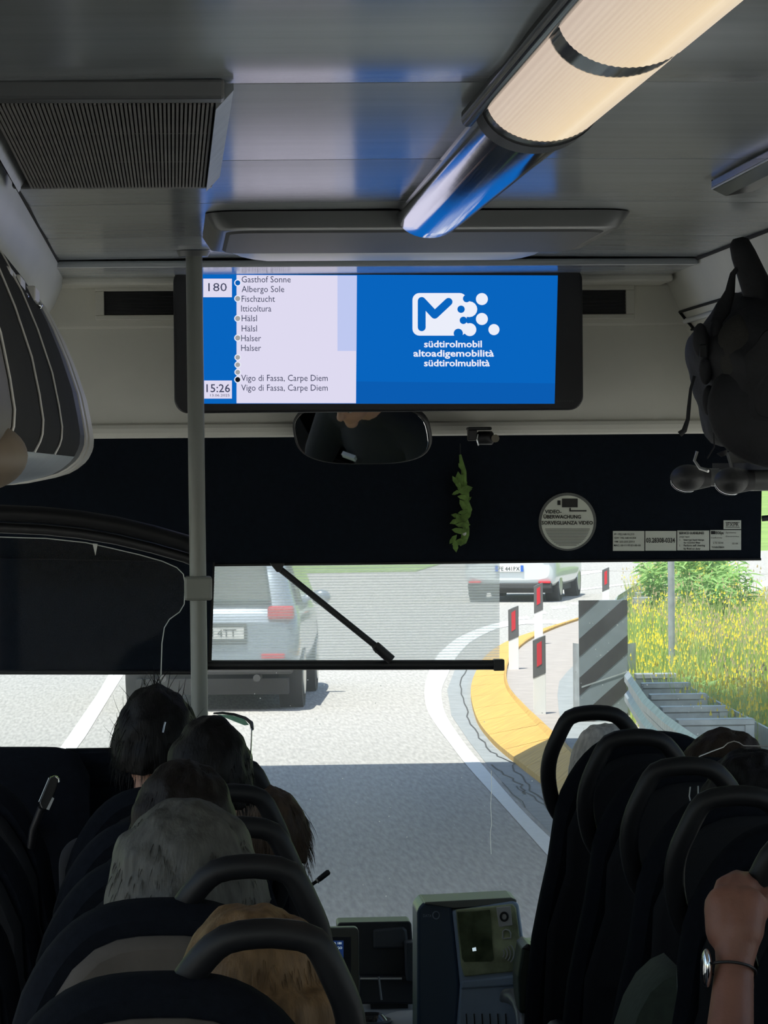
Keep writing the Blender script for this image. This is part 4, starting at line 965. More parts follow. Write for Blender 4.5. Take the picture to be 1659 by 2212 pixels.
lt('03.28308-0334', 1396, 1172, 1458, 10, .02)
lt('SERVICE GUIDELINES', 1467, 1154, 1521, 5, .03); lt('proper repair:', 1468, 1161, 1490, 3.4, .01)
lt('1.', 1468, 1168, 1471, 3.6); lt('Interrupt liquid dumps', 1477, 1168, 1521, 3.8, .02); lt('for 6.2ohm filter', 1477, 1174, 1513, 3.8, .02)
lt('2.', 1467, 1180, 1470, 3.6); lt('Perform self cleaning', 1477, 1180, 1523, 3.8, .02); lt('by fluid or duty', 1477, 1187, 1513, 3.8, .02)
spoly(rq(1536, 1147, 1545, 1154), M['ink'], 'logo_block', st2); lt('EOSys', 1546, 1154, 1563, 6, .03); lt('Systems', 1568, 1152, 1590, 3.4); lt('Electronics', 1568, 1160, 1596, 3)
lt('Conformity', 1536, 1163, 1560, 3); lt('LTE 55W', 1541, 1175, 1563, 4.4); lt('TOVINTERN', 1537, 1184, 1564, 3.6, .02); lt('00 84', 1582, 1176, 1594, 4)
lt('IFXPR', 1569, 1137, 1596, 8)
spoly(rq(1567, 1128, 1598, 1129), M['ink'], 'outline', st2); spoly(rq(1567, 1138.5, 1598, 1139.5), M['ink'], 'outline', st2)
# ------------------------------------------------------------------ seats (local: x=0 at the aisle edge, +x towards the window, z from 0 = seat datum 'EYE height')
def seat_parts(side, panel):
    """meshes of one coach seat; side=+1: seat lies to +x of its aisle edge, -1: to -x. z is height above the bus floor."""
    zt = 1.262; w = .425; out = {}
    def pt(t, y, z): return (side * t, y, z)
    def outline(ins, top):
        pts = []
        cx, a = w / 2 + .01, w / 2 - ins
        for k in range(13):
            s_ = -1 + 2 * k / 12; x = cx + a * s_
            z = top - ins * .6 - .165 * (abs(s_) ** 3.2)
            pts.append((x, z))
        pts += [(cx + a * 1.02, top - .28), (cx + a * 1.0, .55), (cx + a * .95, .40), (cx - a * 1.30, .40), (cx - a * 1.30, .58), (cx - a * 1.24, .82), (cx - a * 1.02, top - .28)]
        return pts
    def lean(z): return -.10 * (z - .45)          # backrest leans back with height
    def slab(ins, y0, y1, top, rnd):
        rings = []
        for f, k in ((0, 1.0), (.25, 0.0), (.75, 0.0), (1, 1.0)):
            o = outline(ins + rnd * k, top - rnd * k * .6); y = y0 + (y1 - y0) * f
            rings.append([pt(x, y + lean(z), z) for x, z in o])
        if side > 0: rings = rings[::-1]
        return MB().loft(rings, True, True)
    out['backrest'] = (slab(0, 0.0, .095, zt, .022), M['seatdark'])
    pn = slab(.03, -.016, .01, zt - .030, .014); out['back_panel'] = (pn, panel)
    cs = MB(); rings = []
    for z, i in ((.40, .02), (.42, 0), (.50, 0), (.53, .02)):
        q = rrect(.015 + i, .08 + i, w - i, .52 - i, .06); rings.append([pt(x, y, z) for x, y in q][::side])
    cs.loft(rings, True, True); out['cushion'] = (cs, M['seatdark'])
    bs = MB().box(pt(.06, .12, 0), pt(.12, .42, .40)).box(pt(.30, .12, 0), pt(.36, .42, .40)).box(pt(.03, .10, .34), pt(.40, .48, .40)); out['base_frame'] = (bs, M['charcoal'])
    hp = [(.045, .04, 1.08), (.018, .03, 1.12), (.004, .015, 1.18), (.006, -.0, 1.23), (.022, -.012, 1.275), (.045, -.018, 1.318), (.075, -.02, 1.328), (.11, -.02, 1.330), (.150, -.018, 1.322), (.180, -.01, 1.292), (.200, .01, 1.258), (.212, .03, 1.225)]
    pts = resample([pt(x, y + lean(z) + .05, z - .026) for x, y, z in hp], 30)
    out['grab_handle'] = (MB().tube(pts, .0175, 12), M['handle'])
    arm = MB().tube([pt(-.012, .02, .62), pt(-.018, .12, .64), pt(-.018, .36, .65), pt(-.016, .42, .63)], [.018, .024, .024, .018], 12); out['armrest'] = (arm, M['handle'])
    pk = MB().tube([pt(.06, -.03 + lean(.8), .80), pt(.38, -.03 + lean(.8), .80)], .006, 8); out['pocket_rim'] = (pk, M['handle'])
    bt = MB().box(pt(.02, .085 + lean(.95), .90), pt(.05, .11 + lean(.95), .99)); out['belt_guide'] = (bt, M['charcoal'])
    return {k: (v[0].mesh(k), v[1]) for k, v in out.items()}
SM = {(s_, p): seat_parts(s_, M['seatback'] if p else M['seatbackd']) for s_ in (1, -1) for p in (0, 1)}
def seat(x, y, side, label, dz=0, group='coach seats in rows', panel=0, window=False):
    t = thing('coach_seat', label, 'seat', (x, y, FL + dz), 0, group); t['_local'] = 1
    for k, (me, m) in SM[(side, panel)].items():
        if k == 'grab_handle' and window: continue
        o = put(k, me, m, t)
        if k in ('backrest', 'cushion') and not o.modifiers:
            b = o.modifiers.new('sub', 'SUBSURF'); b.levels = 1; b.render_levels = 1
    return t
ROWL = [3.9, 4.72, 5.52, 6.3, 7.02]
LBL = ['nearest coach seat on the left with a taupe back panel and dark grab handle', 'second nearest left coach seat, in front of the blonde passenger', 'third left aisle seat, behind the dark haired passenger', 'fourth left aisle seat, behind the passenger with sunglasses on the head', 'frontmost left aisle seat beside the grab pole']
EX = .20
for i, y in enumerate(ROWL):
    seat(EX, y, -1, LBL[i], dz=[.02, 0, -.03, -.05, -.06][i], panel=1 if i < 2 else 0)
for i, y in enumerate(ROWL[2:]):
    seat(EX - .445, y, -1, ['third row left window seat, dark, at the left picture edge', 'fourth row left window seat, dark', 'frontmost left window seat behind the driver partition'][i], dz=-.03, window=True)
ROWR = [7.5, 6.82, 6.16, 5.6, 4.92]
LBR = ['frontmost right aisle seat, its grab handle standing out against the road', 'second right aisle seat from the front', 'third right aisle seat from the front', 'fourth right aisle seat from the front', 'nearest right aisle seat, its handle gripped by a hand']
for i, y in enumerate(ROWR): seat(.815, y, 1, LBR[i])
for i, y in enumerate(ROWR[:2]): seat(.815 + .445, y, 1, ['frontmost right window seat', 'second right window seat from the front, at the right edge'][i], window=True)

# ------------------------------------------------------------------ items around the driver's desk
ds = thing('dashboard', 'dark dashboard along the foot of the windscreen', 'dashboard', (.5, 9.2, 1.0))
MB().loft([[(x, 8.95, .75), (x, 8.93, 1.20), (x, 9.0, 1.27), (x, 9.25, 1.30), (x, YF - .13, 1.28), (x, YF - .13, .75)] for x in (XL + .01, XR - .01)], True, False).build('dash_body', M['dark'], ds, .02)
MB().loft([[(x, 8.62, .76), (x, 8.60, 1.15), (x, 8.70, 1.20), (x, 8.92, 1.22), (x, 8.92, .76)] for x in (P(770, 2200, 8.7).x, P(905, 2200, 8.7).x + .02)], True, False).build('cream_console', M['cream'], ds, .03)
cc = P(880, 2215, 8.55); MB().ell((cc.x, 8.56, cc.z - .03), (.10, .09, .065)).build('console_bulge', M['cream'], ds)
cc = P(800, 2195, 8.5)
MB().tube([(cc.x, 8.5, cc.z - .06), (cc.x, 8.5, cc.z - .01), (cc.x, 8.5, cc.z + .006)], [.05, .045, .03], 24).build('round_knob', M['darkgloss'], ds)
for k in range(2): MB().tube([(cc.x - .0 + .05 * math.cos(a), 8.5 + .05 * math.sin(a), cc.z - .03 + .018 * k) for a in np.linspace(0, 2 * math.pi, 25)[:-1]], .005, 6, True).build('knob_ring', M['charcoal'], ds)
# driver's terminal with lit keys
tm = thing('driver_terminal', 'small grey framed driver terminal with a lit blue touch screen', 'screen', P(735, 2200, 8.1))
a = P(655, 2330, 8.1); b = P(775, 2003, 8.1)
MB().prism([(x, 8.1, z) for x, z in rrect(a.x, a.z, b.x, b.z, .012)], (0, .03, 0)).build('case', M['bracket'], tm, .003)
pxpoly(rq(660, 2024, 758, 2300), 8.097, .002).build('bezel', M['darkgloss'], tm)
ts = pxpoly(rq(662, 2032, 742, 2290), 8.0955, .001).build('touch_screen', emi('terminal_blue', srgb(22, 40, 78)), tm)
K1 = emi('terminal_key', srgb(120, 165, 200)); K2 = emi('terminal_key_light', srgb(185, 205, 215))
for r_ in range(7):
    for c_ in range(4):
        u = 740 - 17 * (c_ + 1); v = 2066 + 18 * r_
        pxpoly(rq(u, v, u + 14, v + 15), 8.0945, .0006).build('key', K1 if (r_ + c_) % 3 else K2, ts)
text('LINEA 180', 708, 2040, 738, 8.0945, K2, ts, 5); text('VIGO', 722, 2050, 739, 8.0945, K2, ts, 5)
text('OK', 712, 2052, 720, 8.0945, K1, ts, 4)
MB().box((a.x + .03, 8.13, FL), (b.x - .03, 8.17, a.z + .1)).build('stand', M['dark'], tm)
# black box monitor seen from behind and its bracket
bx = thing('black_monitor', 'black box shaped monitor standing on the dashboard, seen from behind', 'monitor', P(815, 2115, 8.75))
pxpoly([(729, 1998), (733, 1993), (884, 1990), (889, 1995), (893, 2060), (886, 2112), (780, 2114), (742, 2112)], 8.75, .10).build('case', M['dark'], bx, .012, 3)
pxpoly([(806, 2008), (872, 2002), (879, 2010), (884, 2050), (806, 2050)], 8.742, .012).build('raised_back', M['charcoal'], bx, .006)
pxpoly(rq(776, 2108, 900, 2170), 8.72, .08).build('bracket_body', M['dark'], bx, .006)
MB().tube([P(778, 2114, 8.71), P(868, 2114, 8.71)], .0035, 8).build('bracket_rail', M['steel'], bx)
MB().tube([P(818, 2110, 8.705), P(824, 2160, 8.705)], .003, 8).build('cable', M['steel'], bx)
pxpoly([(875, 2035), (903, 2035), (903, 2120), (878, 2120)], 8.70, .06).build('side_box', M['charcoal'], bx, .004)
MB().box((P(800, 2160, 8.76).x, 8.74, 1.1), (P(880, 2160, 8.76).x, 8.82, P(800, 2160, 8.76).z)).build('foot', M['dark'], bx)
# gooseneck microphone
mic = thing('gooseneck_microphone', 'thin black gooseneck microphone curving up over the seats', 'microphone', P(640, 1960, 7.9))
MB().tube([P(610, 2080, 7.9), P(625, 1985, 7.9), P(641, 1944, 7.9), P(655, 1925, 7.9), P(672, 1912, 7.9), P(688, 1901, 7.9)], .0042, 10).build('gooseneck', M['handle'], mic)
MB().tube([P(686, 1902, 7.9), P(690, 1899, 7.9), P(709, 1884, 7.9), P(712, 1882, 7.9)], [.005, .0065, .0068, .004], 12).build('microphone_head', M['dark'], mic)
MB().tube([P(684, 1903.5, 7.9), P(687, 1901.5, 7.9)], .0066, 12).build('chrome_ring', M['steel'], mic)
MB().tube([P(610, 2080, 7.9), (P(610, 2080, 7.9).x, 7.9, FL)], .012, 10).build('stem', M['dark'], mic)
# ticket validator
vd = thing('ticket_validator', 'blue-grey ticket validator with screen and contactless symbols', 'ticket machine', P(1000, 2212, 7.95))
VY = 7.95
def vq(pts, y=VY): return [P(u, v, y) for u, v in pts]
front = [(978, 1968), (1110, 1946), (1121, 1953), (1134, 2050), (1128, 2100), (1120, 2140), (1130, 2230), (1150, 2420), (985, 2420), (985, 2250), (995, 2130), (988, 2060)]
side = [(901, 1965), (915, 1949), (978, 1950), (978, 1968), (988, 2060), (995, 2130), (985, 2250), (985, 2420), (901, 2420)]
MB().prism(vq(side, VY + .02), (0, .16, 0)).build('side_body', M['validatordark'], vd, .008, 3)
MB().prism(vq(front), (0, .17, 0)).build('front_body', M['validator'], vd, .008, 3)
MB().prism(vq([(918, 1949), (1105, 1939), (1116, 1944), (1116, 1953), (978, 1962), (916, 1953)], VY + .006), (0, .14, 0)).build('top_cover', M['bracket'], vd, .003)
pn = MB().prism(vq([(985, 1965), (1108, 1953), (1115, 1962), (1126, 2048), (1120, 2098), (1003, 2110), (996, 2085)], VY - .006), (0, .01, 0)).build('glossy_front_panel', mat('validator_olive_reflection', (.42, .47, .28), .12, var=.6, scale=14), vd, .003)  # olive mottling paints a green reflection into the panel colour
MB().prism(vq([(987, 1970), (1058, 1965), (1066, 2070), (1062, 2077), (1003, 2078), (998, 2070)], VY - .0085), (0, .003, 0)).build('dark_screen', mat('validator_screen_reflection', (.12, .15, .08), .08, var=.7, scale=18), vd, .002)  # darker olive mottling, the same reflection painted into the screen
for q in ([(1072, 1960), (1103, 1957), (1107, 1999), (1078, 2003)],): MB().prism(vq(q, VY - .0085), (0, .003, 0)).build('white_pad', M['whiteicon'], vd, .002)
def ringpx(u, v, r, w, m, nm, y, par, a0=0, a1=360):
    pts = [P(u + r * math.cos(math.radians(a)), v - r * math.sin(math.radians(a)) * 1.15, y) for a in np.linspace(a0, a1, 25)]
    return MB().tube(pts, w, 6).build(nm, m, par)
ringpx(1089, 1980, 7.5, .0028, M['ink'], 'pad_ring', VY - .009, vd)
for k in range(4): ringpx(1080 + 3 * k, 2060, 9 + 4 * k, .0016, M['whiteicon'], 'contactless_wave', VY - .0075, vd, -50, 50)
MB().tube(vq([(1086, 2027), (1086, 2012), (1092, 2008), (1100, 2010), (1103, 2016), (1103, 2026), (1086, 2028)], VY - .0075), .0018, 6).build('card_symbol', M['whiteicon'], vd)
ringpx(942, 1977, 7, .0016, M['validator'], 'round_emblem', VY + .018, vd); text('DATA', 914, 1981, 932, VY + .018, M['validator'], vd, 6)
pxpoly([(1020, 2048), (1028, 2046), (1029, 2054), (1021, 2055)], VY - .009, .002).build('screen_mark', K2, vd)
MB().prism(vq([(998, 2118), (1120, 2106), (1118, 2130), (994, 2138)], VY - .004), (0, .01, 0)).build('ledge', M['validator'], vd, .006)
for k in range(6):
    u = 1006 + 17 * k; MB().prism(vq([(u, 2190), (u + 2.5, 2190), (u + 8, 2280), (u + 5, 2280)], VY - .0025), (0, .004, 0)).build('slot', M['ink'], vd)
MB().prism([P(905, 2400, VY + .02), P(1140, 2400, VY + .02), (P(1140, 0, VY).x, VY + .02, FL), (P(905, 0, VY).x, VY + .02, FL)], (0, .14, 0)).build('pedestal', M['validatordark'], vd)
# grey round arm and green bin beside the validator
ga = thing('folding_armrest', 'grey rounded armrest end beside the ticket validator', 'armrest', P(1110, 2200, 7.75))
MB().tube([P(1084, 2160, 7.76), P(1094, 2151, 7.74), P(1112, 2153, 7.70), P(1126, 2166, 7.66), P(1134, 2190, 7.62), P(1138, 2240, 7.60)], [.006, .016, .02, .021, .022, .022], 16).build('padded_end', M['ceildark'], ga)
MB().tube([P(1136, 2235, 7.60), (P(1136, 2235, 7.6).x, 7.6, FL)], .012, 10).build('stem', M['dark'], ga)
gb = thing('aisle_bin', 'dark green box hung on the side of the frontmost right seat', 'box', P(1130, 2150, 7.72))
pxpoly([(1128, 2045), (1140, 2042), (1156, 2060), (1156, 2190), (1122, 2190), (1118, 2110)], 7.56, .12).build('box_body', mat('dark_green_plastic', (.012, .022, .014), .5), gb, .01)
pxpoly([(1126, 2050), (1140, 2038), (1158, 2050), (1158, 2058)], 7.555, .13).build('box_lid', M['dark'], gb, .004)
# ------------------------------------------------------------------ right rack with backpack
rk = thing('luggage_rack', 'open tubular luggage rack end at the right with grey rails', 'rack', (1.3, 7, 2.55))
def rp(u, v, Y=7.8): return P(u, v, Y)
r1 = [rp(1482, 1030), rp(1520, 1027, 7.6), rp(1600, 1035, 7.2), rp(1680, 1042, 6.9)]
MB().tube([rp(1478, 1031, 7.9), rp(1700, 1031, 7.9)], .021, 16).build('front_rail', M['ceildark'], rk)
MB().tube([rp(1555, 1038, 7.55), rp(1760, 1036, 7.55)], .024, 16).build('front_rail', M['ceildark'], rk)
def endcap(u, v, Y, k=1.0):
    pts = [P(u + 36 * k, v - 8, Y + .02), P(u + 16 * k, v - 8, Y + .01), P(u + 2, v + 2, Y), P(u, v + 12, Y - .01)]
    c = MB(); a = P(u, v, Y); rings = []
    for t in np.linspace(0, 1, 9):
        an = t * math.pi; x = a.x + .028 * k - .030 * k * math.sin(an) ; 
        rings.append([(x + (0.0 if t < .5 else 0) + .006 * math.cos(b), Y + .045 * math.cos(b) , a.z + .030 * k * math.cos(an) - .008 + .004 * math.sin(b)) for b in np.linspace(0, 2 * math.pi, 13)[:-1]])
    c.ell((a.x + .032 * k, Y, a.z - .002), (.034 * k, .05, .026 * k), 22, 14); c.tube([(a.x + .036 * k, Y, a.z - .002), (a.x + .075 * k, Y, a.z - .002)], [.026 * k, .021], 16)
    o = c.build('end_cap', M['charcoal'], rk)
    MB().tube([(a.x + .032 * k + .0345 * k * math.cos(b), Y - .012 - .01 * math.sin(b), a.z - .002 + .0265 * k * math.sin(b)) for b in np.linspace(math.pi * 1.05, math.pi * 1.6, 12)], [.0005, .002, .003, .003, .003, .003, .003, .003, .003, .0025, .002, .0005], 8).build('bright_crescent', M['chrome'], o)  # bright tapered crescent along the lower left of the cap
endcap(1450, 1031, 7.8, 1.2); endcap(1545, 1037, 7.5, 1.15)
MB().prism([P(1570, 978, 7.7), P(1700, 960, 7.7), P(1700, 1036, 7.7), P(1585, 1030, 7.7)], (0, .02, 0)).build('side_bracket', M['ceildark'], rk, .004)
z0 = P(0, 1000, 7.6).z
MB().box((1.27, 6.6, z0 - .03), (XR, 8.0, z0 - .015)).build('shelf', M['charcoal'], rk)
MB().tube([P(1506, 975, 7.7), P(1500, 995, 7.7), P(1512, 1012, 7.68), P(1530, 1018, 7.66)], .0035, 8).build('wire_hook', M['steel'], rk)
bpk = thing('backpack', 'bulky black backpack with dangling straps on the right luggage rack', 'backpack', P(1600, 975, 6.75))
mb = MB()
prf = [(1560, 972), (1536, 940), (1532, 880), (1512, 850), (1508, 800), (1498, 770), (1496, 735), (1510, 712), (1540, 690), (1560, 650), (1590, 622), (1640, 640), (1700, 620), (1800, 700), (1830, 860), (1800, 970)]
cx_, cz_ = 1680, 830
rings = []
for y, k in ((6.59, .55), (6.62, .80), (6.67, .94), (6.77, 1.0), (6.87, 1.0), (6.95, .92), (6.99, .7)):
    rings.append([P(cx_ + (u - cx_) * k, cz_ + (v - cz_) * k, 6.75) * 1 for u, v in prf]); rings[-1] = [(p.x, y, p.z) for p in rings[-1]]
o = mb.loft(rings, True, True).build('pack_body', M['pack'], bpk); sm_ = o.modifiers.new('s', 'SUBSURF'); sm_.levels = 2; sm_.render_levels = 2
tx = bpy.data.textures.new('cloth_folds', 'CLOUDS'); tx.noise_scale = .09; dmod = o.modifiers.new('d', 'DISPLACE'); dmod.texture = tx; dmod.strength = .02
q = MB(); q.ell(P(1605, 760, 6.65), (.055, .05, .075), 24, 16); q.build('side_pocket', M['packpanel'], bpk)
MB().ell(P(1680, 880, 6.65), (.14, .06, .12), 24, 16).build('front_pocket', M['pack'], bpk)
MB().tube([P(1594, 514, 6.70), P(1596, 522, 6.70), P(1606, 550, 6.70), P(1622, 590, 6.70), P(1640, 635, 6.70), P(1664, 690, 6.70)], [.010, .020, .025, .028, .032, .034], 14, sx=.9).build('shoulder_strap', M['pack'], bpk)
MB().tube([P(1593, 578, 6.69), P(1583, 592, 6.69), P(1577, 630, 6.69), P(1562, 668, 6.68), P(1545, 700, 6.67)], [.004, .006, .010, .016, .010], 8, sx=.3).build('webbing', M['pack'], bpk)
MB().tube([P(1500, 812, 6.67), P(1492, 840, 6.67), P(1488, 880, 6.67), P(1486, 905, 6.67), P(1478, 930, 6.67), P(1468, 938, 6.67)], [.003, .003, .004, .004, .0055, .006], 8, sx=.5).build('dangling_strap', M['pack'], bpk)
MB().tube([P(1540, 870, 6.67), P(1541, 920, 6.67), P(1543, 965, 6.67), P(1528, 990, 6.68)], .0015, 6).build('dangling_cord', M['pack'], bpk)
for u, v, r_ in ((1505, 735, .018), (1512, 752, .014), (1516, 800, .015), (1524, 865, .016), (1540, 720, .016), (1548, 900, .014)): MB().ell(P(u + 8, v, 6.67), (r_ * .9, r_, r_ * 1.9), 14, 10).build('bunched_fold', M['pack'], bpk)
MB().box(P(1512, 772, 6.65), P(1526, 744, 6.66)).build('buckle', M['handle'], bpk, .002)
MB().tube([P(1596 + 7 * math.cos(a), 893 + 9 * math.sin(a), 7.385) for a in np.linspace(0, 6.28, 14)[:-1]], .0015, 6, True).build('grey_emblem_ring', M['charcoal'], bpk)
for u in (1560, 1610): MB().tube([P(u, 975, 6.75), P(u + 4, 985, 6.75)], [.012, .006], 10).build('pack_foot', M['pack'], bpk)
# dark green bag low on the right, black handset clipped at the left
g_ = thing('green_bag', 'dark green soft bag standing low between the right seats', 'bag', P(1400, 2212, 5.2))
rings = []
pf = [(1340, 2330), (1352, 2240), (1372, 2180), (1400, 2130), (1432, 2100), (1462, 2086), (1464, 2130), (1452, 2200), (1440, 2330)]
for y, k in ((5.18, .9), (5.2, 1.0), (5.34, 1.0), (5.36, .9)): rings.append([(P(1410 + (u - 1410) * k, 2240 + (v - 2240) * k, 5.2).x, y, P(u, 2240 + (v - 2240) * k, 5.2).z) for u, v in pf])
MB().loft(rings[::-1], True, True).build('bag_body', mat('green_canvas', (.028, .042, .032), .9, var=.2, scale=60, bump=.4), g_)
hs_ = thing('black_handset', 'small black handset with bright edge standing up at the far left', 'phone', P(100, 1760, 6.9))
MB().prism([P(u, v, 6.9) for u, v in [(84, 1735), (107, 1680), (120, 1675), (128, 1684), (126, 1692), (105, 1750), (90, 1748)]], (0, .02, 0)).build('handset_body', M['phonedark'], hs_, .003)
MB().tube([P(84, 1732, 6.897), P(106, 1680, 6.897)], .0011, 6).build('bright_edge', M['steel'], hs_)
MB().tube([P(119, 1677, 6.897), P(127, 1682, 6.897), P(127, 1690, 6.897)], .0016, 6).build('bright_corner', M['chrome'], hs_)
MB().prism([P(u, v, 6.896) for u, v in [(100, 1748), (106, 1750), (117, 1725), (113, 1722)]], (0, .003, 0)).build('pale_label', M['cream'], hs_)
MB().tube([P(90, 1745, 6.91), P(72, 1790, 6.93), P(66, 1830, 6.95)], .008, 8).build('holder_arm', M['dark'], hs_)
# ------------------------------------------------------------------ people
def body_mb(arm='lap', hands=True):
    b = MB()
    b.ell((0, .02, .80), (.073, .092, .112)); b.ell((0, .055, .745), (.055, .058, .062))           # skull, jaw
    b.cap((0, .105, .79), .010, (0, .122, .765), .014)                                              # nose
    b.ell((0, .095, .722), (.022, .018, .006)); b.ell((0, .095, .712), (.020, .018, .007))           # lips
    b.ell((0, .09, .69), (.024, .022, .018)); b.cap((-.035, .092, .825), .010, (.035, .092, .825), .010)
    for s_ in (-1, 1): b.ell((s_ * .078, .015, .782), (.010, .020, .032), 12, 10)
    b.cap((0, -.015, .58), .060, (0, .0, .73), .052)
    b.ell((0, 0, .42), (.150, .105, .20)); b.cap((-.13, -.01, .545), .052, (.13, -.01, .545), .052); b.ell((0, .01, .22), (.140, .115, .18)); b.ell((0, .02, .09), (.165, .13, .10))
    b.cap((-.05, -.015, .60), .045, (-.13, -.01, .56), .045); b.cap((.05, -.015, .60), .045, (.13, -.01, .56), .045)
    for s_ in (-1, 1):
        if arm == 'lap':
            el = (s_ * .175, .06, .28); wr = (s_ * .12, .25, .20)
        elif arm == 'wheel':
            el = (s_ * .25, .16, .30); wr = (s_ * .20, .40, .36)
        else:
            el = (s_ * .21, .03, .27); wr = (s_ * .12, .25, .20)
            if s_ == arm[0]: el, wr = arm[1], arm[2]
        b.cap((s_ * .165, -.01, .535), .050, el, .038); b.cap(el, .038, wr, .027)
        if not (arm not in ('lap', 'wheel') and s_ == arm[0]): hand(b, Vector(wr), (Vector(wr) - Vector(el)).normalized(), s_)
        b.cap((s_ * .085, .06, .08), .082, (s_ * .10, .44, .075), .058); b.cap((s_ * .10, .44, .06), .056, (s_ * .10, .46, -.33), .040)
        b.cap((s_ * .10, .45, -.37), .038, (s_ * .105, .60, -.39), .030)
    return b
def hand(b, wr, d, s_, curl=.5):
    up = Vector((0, 0, 1)); sd = d.cross(up).normalized(); nrm = sd.cross(d).normalized()
    pc = wr + d * .05; b.cap(wr, .025, pc, .026); 
    for k, (o, L) in enumerate(((-.030, .062), (-.011, .072), (.010, .068), (.029, .054))):
        a = wr + d * .075 + sd * o; b.cap(wr + d * .03 + sd * o * .6, .013, a, .0125, 10)
        e = a + (d - nrm * curl * .5).normalized() * L * .5; f = e + (d - nrm * curl * 1.6).normalized() * L * .5
        b.cap(a, .0105, e, .0095, 10); b.cap(e, .0095, f, .0085, 10)
    t0 = wr + d * .03 - sd * s_ * .02; t1 = t0 + (d * .6 - sd * s_ * .8).normalized() * .04; t2 = t1 + (d - nrm * .3).normalized() * .03
    b.cap(t0, .014, t1, .0115, 10); b.cap(t1, .0115, t2, .0095, 10)
def shirt_mb(arm='lap'):
    b = MB(); g = .010
    b.ell((0, 0, .42), (.150 + g, .105 + g, .20)); b.cap((-.13, -.01, .545), .052 + g, (.13, -.01, .545), .052 + g); b.ell((0, .01, .22), (.140 + g, .115 + g, .18)); b.ell((0, .02, .10), (.165 + g, .13 + g, .10))
    b.cap((-.05, -.015, .59), .045 + g, (-.13, -.01, .56), .045 + g); b.cap((.05, -.015, .59), .045 + g, (.13, -.01, .56), .045 + g); b.cap((0, -.02, .57), .06, (0, -.015, .625), .066)
    for s_ in (-1, 1):
        el = (s_ * .175, .06, .28) if arm == 'lap' else (s_ * .25, .16, .30)
        if arm not in ('lap', 'wheel'):
            el = arm[1] if s_ == arm[0] else (s_ * .21, .03, .27)
        st = Vector((s_ * .165, -.01, .535)); e = st.lerp(Vector(el), .62); b.cap(st, .054 + g, e, .046 + g)
    return b
def trouser_mb():
    b = MB(); b.ell((0, .02, .08), (.172, .137, .10))
    for s_ in (-1, 1): b.cap((s_ * .085, .06, .08), .090, (s_ * .10, .44, .075), .067); b.cap((s_ * .10, .44, .06), .064, (s_ * .10, .46, -.28), .052)
    return b
BODY = voxel(body_mb(), .0065, 2, 'body'); SHIRT = voxel(shirt_mb(), .010, 3, 'shirt'); TROU = voxel(trouser_mb(), .012, 3, 'trousers')
BODYW = voxel(body_mb('wheel'), .0065, 2, 'body'); SHIRTW = voxel(shirt_mb('wheel'), .009, 3, 'shirt')
HC = Vector((0, .008, .805))
def hairmat(name, col, var=.35):
    m = mat(name, col, .55, var=var, scale=26, stretch=(3, 3, .4), bump=.9, bscale=70); m.node_tree.nodes['Principled BSDF'].inputs['Specular IOR Level'].default_value = .25
    b = m.node_tree.nodes['Principled BSDF']; nt = m.node_tree; tr = nt.nodes.new('ShaderNodeBsdfTranslucent'); tr.inputs[0].default_value = (*[min(1, c * 1.6) for c in col], 1)
    mx = nt.nodes.new('ShaderNodeMixShader'); mx.inputs[0].default_value = .25
    nt.links.new(b.outputs[0], mx.inputs[1]); nt.links.new(tr.outputs[0], mx.inputs[2]); nt.links.new(mx.outputs[0], nt.nodes['Material Output'].inputs[0]); return m
